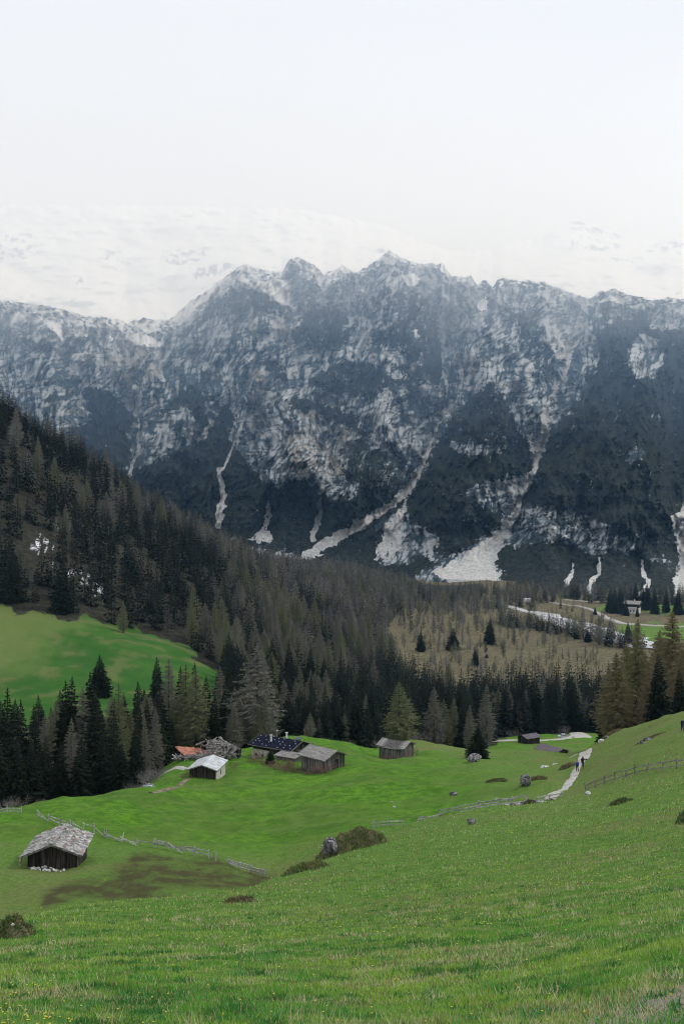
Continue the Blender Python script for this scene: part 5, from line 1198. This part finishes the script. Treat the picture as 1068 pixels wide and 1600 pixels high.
for i in np.nonzero(single)[0]:
    key = (cand[i][4], cand[i][5], where_is(cand[i][2], cand[i][5]))
    if key not in best or score[i] > score[best[key]]: best[key] = i
for i in np.nonzero(single)[0]:
    c = cand[i]; k = c[4]; wh = where_is(c[2], c[5]); top_one = best[(k, c[5], wh)] == i
    tree(k, c[0], c[1], c[3], ('largest ' if top_one else '') + ('dark green spruce ' if k == 'spruce' else 'grey brown larch ') + AREA[c[5]] + ', ' + wh, k + ' trees ' + AREA[c[5]] + ' ' + wh, rr5.uniform(.95, 1.4), rnd=rr5)
rest = np.nonzero(~single & (pxa > -160) & (pxa < 1230) & (vis | ~inf))[0]
def merged(name, lib, idx, mats, label, cat, wide):
    nv = [len(v) for v, _ in lib]; VV = []; TT = []; CC = []; b = 0; MI = []
    tvv, tff = trunk_np(3, .010); tt3 = np.concatenate([tff[:, [0, 1, 2]], tff[:, [0, 2, 3]]])
    for i in idx:
        v, t_ = lib[rng.randint(len(lib))]; a = rng.uniform(0, 6.283); ca, sa = math.cos(a), math.sin(a); h = ha[i]; wd = h * wide * rng.uniform(.85, 1.25)
        tr0, tr1 = rng.rand(), rng.rand() ** 1.5
        for (v_, t2, mi) in ((v, t_, 0), (tvv, tt3, 1)):
            q = np.empty_like(v_); q[:, 0] = (v_[:, 0] * ca - v_[:, 1] * sa) * wd + Xa[i]; q[:, 1] = (v_[:, 0] * sa + v_[:, 1] * ca) * wd + Ya[i]; q[:, 2] = v_[:, 2] * h + Za[i] - .2
            VV.append(q); TT.append(t2 + b); b += len(q); CC.append(np.tile(np.array([[tr0, tr1, 0, 1]], np.float32), (len(q), 1))); MI.append(np.full(len(t2), mi))
    me = mesh_np(name, np.concatenate(VV), np.concatenate(TT)); attr(me, 'tint', np.concatenate(CC)); me.materials.append(mats[0]); me.materials.append(mats[1])
    me.polygons.foreach_set('material_index', np.concatenate(MI).astype(np.int32)); o = link(bpy.data.objects.new(name, me)); tag(o, label, cat, kind='stuff')
    print(name, len(idx), len(me.polygons)); return o
SL = [conifer(400 + i, rr_, 15, 6, far=True, base=.04) for i, rr_ in enumerate((.18, .16, .20))]
LL = [conifer(500 + i, rr_, 15, 7, kind='larch', far=True, base=.10) for i, rr_ in enumerate((.22, .19, .25))]
merged('spruce_forest', SL, [i for i in rest if ka[i]], (M['spruce_far'], M['bark']), 'dark spruce forest covering the slopes and valley', 'forest', 1.05)
merged('larch_forest', LL, [i for i in rest if not ka[i]], (M['larch_far'], M['bark']), 'grey brown larch forest covering slopes and valley floor', 'forest', 1.05)

# ------------------------------------------------------------------ bushes
def bush_me(name, seed, n, mat, h=1.0, spread=.9, wth=.012, lv=3):
    rg = np.random.RandomState(seed); V = []; T = []
    def seg(a, b, w):
        s = np.cross(b - a, rg.randn(3)); s = s / (np.linalg.norm(s) + 1e-9) * w; k = len(V); V.extend((a - s, a + s, b)); T.append((k, k + 1, k + 2))
    def grow(p, d, l, w, k):
        e = p + d * l; seg(p, e, w)
        if k: 
            for _ in range(3): 
                d2 = d + rg.randn(3) * .42; d2[2] = abs(d2[2]) * .8 + .05; d2 /= np.linalg.norm(d2); grow(p + (e - p) * rg.uniform(.45, 1), d2, l * rg.uniform(.5, .8), w * .7, k - 1)
    for _ in range(n):
        d = np.array((rg.randn() * spread, rg.randn() * spread, 1.0)); d /= np.linalg.norm(d); grow(np.array((rg.randn() * .22, rg.randn() * .22, -.03)), d, h * rg.uniform(.3, .5), wth, lv)
    me = mesh_np(name, V, T); attr(me, 'tint', np.ones((len(V), 4))); me.materials.append(mat); return me
BR = [bush_me('bare_bush', 900 + i, 13, M['twig_red']) for i in range(3)]; BG = [bush_me('bare_bush', 910 + i, 26, M['twig_grey']) for i in range(3)]
def bush(px, Y, h, label, lib, group, wide=1.0):
    o = bpy.data.objects.new('bare_bush', lib[random.randrange(len(lib))]); o.location = at(px, Y) - Vector((0, 0, .05)); o.scale = (h * wide, h * wide, h); o.rotation_euler.z = random.uniform(0, 6); link(o); tag(o, label, 'bush', group)
random.seed(33)
for i in range(32):
    f = i / 31; px = 394 + f * 118 + random.uniform(-3, 3); Y = np.interp(px, [390, 430, 465, 500, 512], [203, 196, 191.5, 189.5, 189.5]) + random.uniform(-1.0, 5.5) * (1 if px < 490 else .3)
    bush(px, Y, random.choice((1.2, 1.8, 2.6, 3.4)) * random.uniform(.8, 1.1), 'reddish brown leafless bush in the thicket before farmhouse and barn', BR, 'brown bushes before the farmhouse', 1.0)
for px, Y, h, l in ((597,226,2.6,'bare reddish bush at the left corner of the field hut'),(606,225,2.2,'bare bush before the left half of the field hut wall'),(618,224.5,2.4,'bare bush before the middle of the field hut wall'),(632,224,2.5,'bare bush before the right half of the field hut wall'),(646,226,3.4,'tall bare bush at the right side of the field hut')): bush(px, Y, h, l, BR, 'bushes around the field hut')
for px, Y, h, l in ((290,184,1.8,'bare bush at the left wall of the white roofed hut'),(362,196,2.6,'brown bush at the right end of the ruin'),(372,200,2.0,'small brown bush right of the ruin'),(405,212,1.6,'bare bush before the white farmhouse wall')): bush(px, Y, h, l, BR, 'bushes by ruin and hut')
for px, Y, h, l in ((232,186,3.2,'grey bush hanging over the stream'),(240,192,3.8,'tall bare bush right above the stream'),(246,198,3.0,'bare bush at the end of the farm track'),(206,186,2.6,'olive bush at the left bank of the stream'),(218,192,2.8,'bare bush behind the stream'),(60,172,3.0,'pale bare bush in front of the black wood'),(25,160,3.0,'pale bare bush above the leftmost fence'),(10,158,2.6,'small pale bare bush at the left picture edge'),(600,272,5,'grey leafless bush left above the field hut'),(640,276,6,'grey leafless bush right above the field hut'),(655,278,5,'low grey bush at the forest edge right of the field hut'),(372,262,3,'grey bush at the forest edge behind the ruin'),(545,262,3,'grey bush at the forest edge right of the farm'),(880,455,5,'pale grey bush at the forest edge beside the road'),(800,450,4,'pale bare bush behind the roadside hut')): bush(px, Y, h, l, BG, 'bare bushes along the forest edge')

# ------------------------------------------------------------------ grassy mounds and tufts
def mound(px, Y, size, label, name='grass_mound', leaves=2600, seed=1, m=None, cols=None, leaf=.09, cat='mound', droop=.2):
    p = at(px, Y); root = empty(name, p); tag(root, label, cat)
    leaves = int(min(leaves, 1.6 * size[0] * size[1] * .8 / (.21 * leaf ** 2)))
    rg = np.random.RandomState(seed); nr_, na = 14, 40; rv = np.linspace(0, 1, nr_)[:, None] ; av = np.linspace(0, 2 * math.pi, na)[None]
    lob = 1 + .22 * fbm(np.cos(av) * 1.3 + seed, np.sin(av) * 1.3, 3, seed); bx_ = rv * np.cos(av) * size[0] / 2 * lob; by_ = rv * np.sin(av) * size[1] / 2 * lob
    hz_ = size[2] * ((1 - rv ** 2) ** .65 * (1 + .45 * fbm(bx_ / size[0] * 5 + seed, by_ / size[1] * 5, 3, seed + 1))) - .16 * rv ** 4
    gz = H(bx_ + p.x, by_ + p.y, False) - float(H(np.array([p.x]), np.array([p.y]), False)[0])
    P_ = np.stack([bx_, by_, gz + hz_], -1).reshape(-1, 3); me = mesh_np('earth', P_, grid_faces(nr_, na)[:, ::-1], True); attr(me, 'tint', np.ones((len(P_), 4)))
    me.materials.append(m or M['mound_earth']); o = bpy.data.objects.new('earth', me); link(o, root)
    ri = np.sqrt(rg.rand(leaves)) * (nr_ - 1.01); ai = rg.rand(leaves) * (na - 1.01); G = P_.reshape(nr_, na, 3); i0 = ri.astype(int); j0 = ai.astype(int); fi = (ri - i0)[:, None]; fj = (ai - j0)[:, None]
    base = (G[i0, j0] * (1 - fi) + G[i0 + 1, j0] * fi) * (1 - fj) + (G[i0, j0 + 1] * (1 - fi) + G[i0 + 1, j0 + 1] * fi) * fj
    c = base + rg.randn(leaves, 3) * .01; d = np.c_[c[:, 0] / size[0], c[:, 1] / size[1], np.full(leaves, .9)]
    d = d + rg.randn(leaves, 3) * .55; d[:, 2] = np.abs(d[:, 2]) + .1; d /= np.linalg.norm(d, axis=1)[:, None]
    s = np.cross(d, rg.randn(leaves, 3)); s /= np.linalg.norm(s, axis=1)[:, None]; L = leaf * rg.uniform(.6, 1.8, leaves)[:, None]; wv = L * .16
    V = np.stack([c - s * wv, c + s * wv, c + d * L], 1).reshape(-1, 3); me2 = mesh_np('heather', V, np.arange(leaves * 3).reshape(-1, 3))
    cols = np.array(cols or [(.12, .22, .05), (.17, .28, .07), (.26, .22, .12), (.24, .16, .11), (.08, .15, .03)]); cc = cols[rg.randint(len(cols), size=leaves)] * rg.uniform(.7, 1.3, (leaves, 1))
    attr(me2, 'tint', np.repeat(np.c_[cc, np.ones(leaves)], 3, 0)); me2.materials.append(M['blade']); link(bpy.data.objects.new('heather', me2), root); return root
t = NT('blades of grass'); p_ = t.n('ShaderNodeBsdfPrincipled'); t.l(t.attr('tint').outputs['Color'], p_.inputs['Base Color']); p_.inputs['Roughness'].default_value = .7; p_.inputs['Specular IOR Level'].default_value = .15
tl = t.n('ShaderNodeBsdfTranslucent'); t.l(t.attr('tint').outputs['Color'], tl.inputs[0]); ms = t.n('ShaderNodeMixShader'); ms.inputs[0].default_value = .35; t.l(p_.outputs[0], ms.inputs[1]); t.l(tl.outputs[0], ms.inputs[2]); t.l(ms.outputs[0], t.out.inputs[0]); M['blade'] = t.m
mound(548, 72, (5.2, 3.6, 1.25), 'large heather covered mound with a white boulder face on the crest of the near slope', leaves=9000, seed=2, leaf=.14, cols=[(.12, .20, .05), (.15, .23, .06), (.26, .20, .12), (.27, .17, .13), (.07, .12, .03), (.20, .12, .10)])
rock(516, 70.5, (1.35, 1.2, 1.4), 'black and white lichened boulder set in the left side of the heather mound', 'rock', seed=12, sink=-.05, rz=.4)
mound(472, 60, (3.0, 2.0, .4), 'low grassy mound left below the boulder mound', leaves=3500, seed=3, leaf=.13)
mound(20, hit(20, 1468, 10, 60).y + .6, (1.15, .9, .42), 'small bushy mound with brown earth and a white stone near the left edge', leaves=5000, seed=4, leaf=.06, cols=[(.08, .15, .04), (.12, .19, .05), (.24, .14, .08), (.15, .10, .08), (.05, .08, .03)])
rock(20.5, hit(20, 1468, 10, 60).y + .25, (.09, .08, .08), 'small white stone on top of the bushy mound', 'rock_white', seed=13, sink=-3.6)
mound(968, hit(968, 1256, 60, 120).y, (2.0, 1.5, .3), 'round dark green juniper patch with a brown centre on the right slope', leaves=6000, seed=5, leaf=.12, cols=[(.04, .12, .03), (.06, .16, .04), (.16, .10, .06)], cat='shrub', name='juniper_patch')
mound(1071, hit(1066, 1288, 30, 110).y, (1.0, .8, .5), 'dark green shrub cut by the right picture edge', leaves=5000, seed=6, leaf=.12, cols=[(.04, .13, .04), (.06, .11, .04)], cat='shrub', name='shrub')
mound(375, hit(375, 1410, 20, 60).y, (1.3, .9, .16), 'small straw coloured tuft on the near slope', leaves=3000, seed=7, leaf=.1, cols=[(.22, .18, .10), (.10, .14, .04), (.16, .12, .08)], name='grass_tuft', cat='tuft')
mound(885, 168, (3.2, 1.6, .7), 'tan dry grass bank left of the walkers', leaves=6000, seed=8, leaf=.25, cols=[(.30, .23, .14), (.22, .16, .10), (.10, .12, .04)], name='grass_bank', cat='bank')
mound(838, hit(838, 1222, 120, 180).y + 2, (3.2, 1.4, .45), 'tan dry grass cap beside the tall grey boulder', leaves=5000, seed=9, leaf=.2, cols=[(.28, .20, .11), (.18, .14, .07), (.10, .13, .04)], name='grass_bank', cat='bank')
mound(826, 118.5, (1.5, 1.1, .4), 'brown grass hummock at the end of the long fence', leaves=3500, seed=10, leaf=.15, cols=[(.14, .11, .06), (.10, .12, .04), (.08, .06, .04)])
mound(1012, 149, (5.0, 2.0, .35), 'brownish outcrop bank on the upper right slope', leaves=6000, seed=14, leaf=.2, cols=[(.20, .16, .09), (.12, .13, .05), (.2, .11, .06)], name='grass_bank', cat='bank')
mound(950, 196, (4.5, 2.0, .5), 'tan bank at the slope crest under the golden larches', leaves=5000, seed=15, leaf=.22, cols=[(.28, .21, .12), (.14, .14, .05)], name='grass_bank', cat='bank')
mound(692, hit(690, 1262, 100, 125).y - 8, (1.6, 1.1, .3), 'low heather hummock left end of the longest fence', leaves=3000, seed=16, leaf=.14)
mound(775, hit(775, 1220, 130, 200).y, (3.6, 1.0, .25), 'long brownish hummock in the middle of the green slope', leaves=3500, seed=17, leaf=.16, cols=[(.12, .11, .05), (.08, .12, .03), (.16, .10, .06)])

# ------------------------------------------------------------------ grass blades on the near slope
rg = np.random.RandomState(3); NB = 600000
u = rg.rand(NB); Yb = 1 / (1 / 5.2 + (1 / 130 - 1 / 5.2) * u); Xb = (rg.uniform(-200, 1268, NB) - 534) / F * (Yb + 1.0)
den = fbm(Xb / 1.1, Yb / 1.1, 4, 701); keep = (Yb < 122) & ~((Yb > 84) & (Xb < -8)) & (den + rg.uniform(-.8, .8, NB) > -.75); keep &= ~((Xb - 1.2 - (Yb - 7.0) * .8 + .5 * den > .4) & (Yb < 14) & (rg.rand(NB) < .75))
Xb, Yb, den = Xb[keep], Yb[keep], den[keep]; n = len(Xb); Zb = H(Xb, Yb) - .01
tuft = sstep(.35, .8, fbm(Xb / .45, Yb / .45, 2, 761)); L = rg.uniform(.025, .07, n) * (1 + .6 * np.clip(den, -.7, 1) + 1.3 * tuft) * (.7 + Yb / 40) ; wd = .0026 * (1 + Yb / 8) * rg.uniform(.7, 1.4, n)
a = rg.uniform(0, 6.283, n); ln = rg.uniform(.15, .9, n); d = np.stack([np.cos(a) * ln, np.sin(a) * ln, np.ones(n)], 1); d /= np.linalg.norm(d, axis=1)[:, None]
s = np.stack([-np.sin(a), np.cos(a), np.zeros(n)], 1); b = np.stack([Xb, Yb, Zb], 1)
V = np.stack([b - s * wd[:, None], b + s * wd[:, None], b + d * L[:, None]], 1).reshape(-1, 3)
pt = fbm(Xb / 2.6, Yb / 2.6, 4, 711); p2 = fbm(Xb / .8, Yb / .8, 3, 721)
cg = np.array((.14, .35, .05)); cd = np.array((.05, .20, .035)); cy_ = np.array((.29, .45, .07)); cs_ = np.array((.50, .48, .27))
w1 = sstep(-.35, .45, pt)[:, None]; C_ = cg * (1 - w1) + cy_ * w1; w2 = sstep(.0, .55, p2 + .5 * fbm(Xb / 5, Yb / 2.0, 3, 737))[:, None]; C_ = C_ * (1 - w2) + cd * w2
dry = sstep(.05, .6, fbm(Xb / 4.5, Yb / 1.6, 4, 731)); st = (rg.rand(n) < .12 + .45 * dry)[:, None]; C_ = np.where(st, cs_, C_) * rg.uniform(.7, 1.35, (n, 1))
brn = (rg.rand(n) < .03 + .10 * dry)[:, None]; C_ = np.where(brn, np.array((.26, .15, .09)), C_)
# broader weeds and long dead stems in clumps close by
nc = 420; yc = 1 / (1 / 6.0 + (1 / 34 - 1 / 6.0) * rg.rand(nc)); xc = (rg.uniform(-80, 1150, nc) - 534) / F * yc; kc = rg.rand(nc); nb = 26
cx_ = np.repeat(xc, nb); cyy_ = np.repeat(yc, nb); kd = np.repeat(kc, nb); m_ = nc * nb; sp = np.where(kd < .6, .05, .09)
bx2 = cx_ + rg.randn(m_) * sp; by2 = cyy_ + rg.randn(m_) * sp; bz2 = H(bx2, by2) - .01; a2 = rg.uniform(0, 6.283, m_); l2 = np.where(kd < .6, rg.uniform(.05, .10, m_), rg.uniform(.09, .20, m_)); w2_ = np.where(kd < .6, .011, .0035) * (.7 + yc.repeat(nb) / 14)
t2 = np.where(kd < .6, rg.uniform(.7, 2.0, m_), rg.uniform(.3, 1.4, m_)); d2 = np.stack([np.cos(a2) * t2, np.sin(a2) * t2, np.ones(m_)], 1); d2 /= np.linalg.norm(d2, axis=1)[:, None]; s2_ = np.stack([-np.sin(a2), np.cos(a2), np.zeros(m_)], 1); b2 = np.stack([bx2, by2, bz2], 1)
V2 = np.stack([b2 - s2_ * w2_[:, None], b2 + s2_ * w2_[:, None], b2 + d2 * l2[:, None]], 1).reshape(-1, 3); c2 = np.where((kd < .6)[:, None], np.array((.045, .17, .035)), np.where((kd < .82)[:, None], np.array((.55, .50, .30)), np.array((.10, .30, .08)))) * rg.uniform(.75, 1.3, (m_, 1))
V = np.concatenate([V, V2]); C_ = np.concatenate([C_, c2]); n = n + m_
me = mesh_np('grass', V, np.arange(3 * n).reshape(-1, 3)); attr(me, 'tint', np.repeat(np.c_[C_, np.ones(n)], 3, 0)); me.materials.append(M['blade'])
go = link(bpy.data.objects.new('grass', me)); tag(go, 'short green grass with straw blades on the near slope', 'grass', kind='stuff')
# little yellow flowers
nf = 2600; u = rg.rand(nf); Yf = 1 / (1 / 6.0 + (1 / 125 - 1 / 6.0) * u); pf = rg.uniform(-60, 1130, nf); Xf = (pf - 534) / F * Yf
k = (fbm(Xf / 9, Yf / 9, 3, 741) + .9 * sstep(.08, .2, Xf / Yf) * (Yf > 50) > .42) | (rg.rand(nf) < .05); Xf, Yf = Xf[k], Yf[k]; Zf = H(Xf, Yf)
r_ = .005 + .0007 * Yf; hgt = .05 + .03 * rg.rand(len(Xf)); V = []; T = []
for i in range(len(Xf)):
    c = np.array((Xf[i], Yf[i], Zf[i] + hgt[i])); b0 = len(V)
    for q in range(5): aa = 1.2566 * q; V.append(c + np.array((math.cos(aa), math.sin(aa), .25)) * r_[i])
    V.append(c - np.array((0, 0, .01))); T += [(b0 + q, b0 + (q + 1) % 5, b0 + 5) for q in range(5)]
me = mesh_np('wild_flowers', V, T); me.materials.append(m_simple('yellow petals', (.55, .50, .06), (.62, .58, .12), 5, tint=False))
fo = link(bpy.data.objects.new('wild_flowers', me)); tag(fo, 'tiny yellow flowers sprinkled in the grass', 'flowers', kind='stuff')
# ------------------------------------------------------------------ air and cloud
def volume_mat(name, dens, col, g):
    t = NT(name); p = t.n('ShaderNodeVolumePrincipled'); p.inputs['Density'].default_value = dens
    p.inputs['Color'].default_value = (*col, 1); p.inputs['Absorption Color'].default_value = (1, 1, 1, 1); p.inputs['Anisotropy'].default_value = g
    t.l(p.outputs[0], t.out.inputs['Volume']); t.m.cycles.homogeneous_volume = True; return t.m
b = MB(); b.box((0, 1950, 560), (6400, 5300, 1640))
hz = b.build('haze', volume_mat('pale air', 0.000036, (0.30, 0.58, 1.0), 0.3)); tag(hz, 'pale blue air haze over the whole valley', 'haze', kind='stuff')
def wedge(name, prof, half, m, label, nx=2, amp=0.0, seed=1):
    """closed body: outline in (distance, height), drawn out sideways"""
    n = len(prof); vs = []; xs = np.linspace(-half, half, nx)
    for i, x in enumerate(xs):
        for k, (y, z) in enumerate(prof): vs.append((x, y + (amp * float(noise2(np.array(x / 420), np.array(k * 1.7), seed)) if k in (0, 1) else 0), z))
    fs = [tuple(range(n)), tuple((nx - 1) * n + k for k in range(n))[::-1]]
    for i in range(nx - 1):
        for k in range(n): fs.append((i * n + k, (i + 1) * n + k, (i + 1) * n + (k + 1) % n, i * n + (k + 1) % n))
    mb = MB(); mb.add(vs, fs); o = mb.build(name, m); tag(o, label, 'cloud', kind='stuff'); return o
wedge('mist', [(2300, -125), (1350, 510), (1350, 830), (3340, 830), (3340, -125)], 3100, volume_mat('thin mist', 0.00035, (0.46, 0.68, 1.0), 0.3), 'thin bluish mist in front of the upper mountain wall', amp=0)
wedge('mist', [(2750, 120), (2000, 800), (2000, 960), (3338, 960), (3338, 120)], 3090, volume_mat('bright mist', 0.0009, (0.92, 0.96, 1.0), 0.4), 'brighter mist along the top of the mountain wall', amp=0)
wedge('cloud', [(3345, 740), (2800, 1345), (2800, 1375), (4550, 1375), (4550, 740)], 3100, volume_mat('cloud', 0.0005, (1.0, 1.0, 1.0), 0.4), 'white cloud swallowing the snowy summits', amp=0)
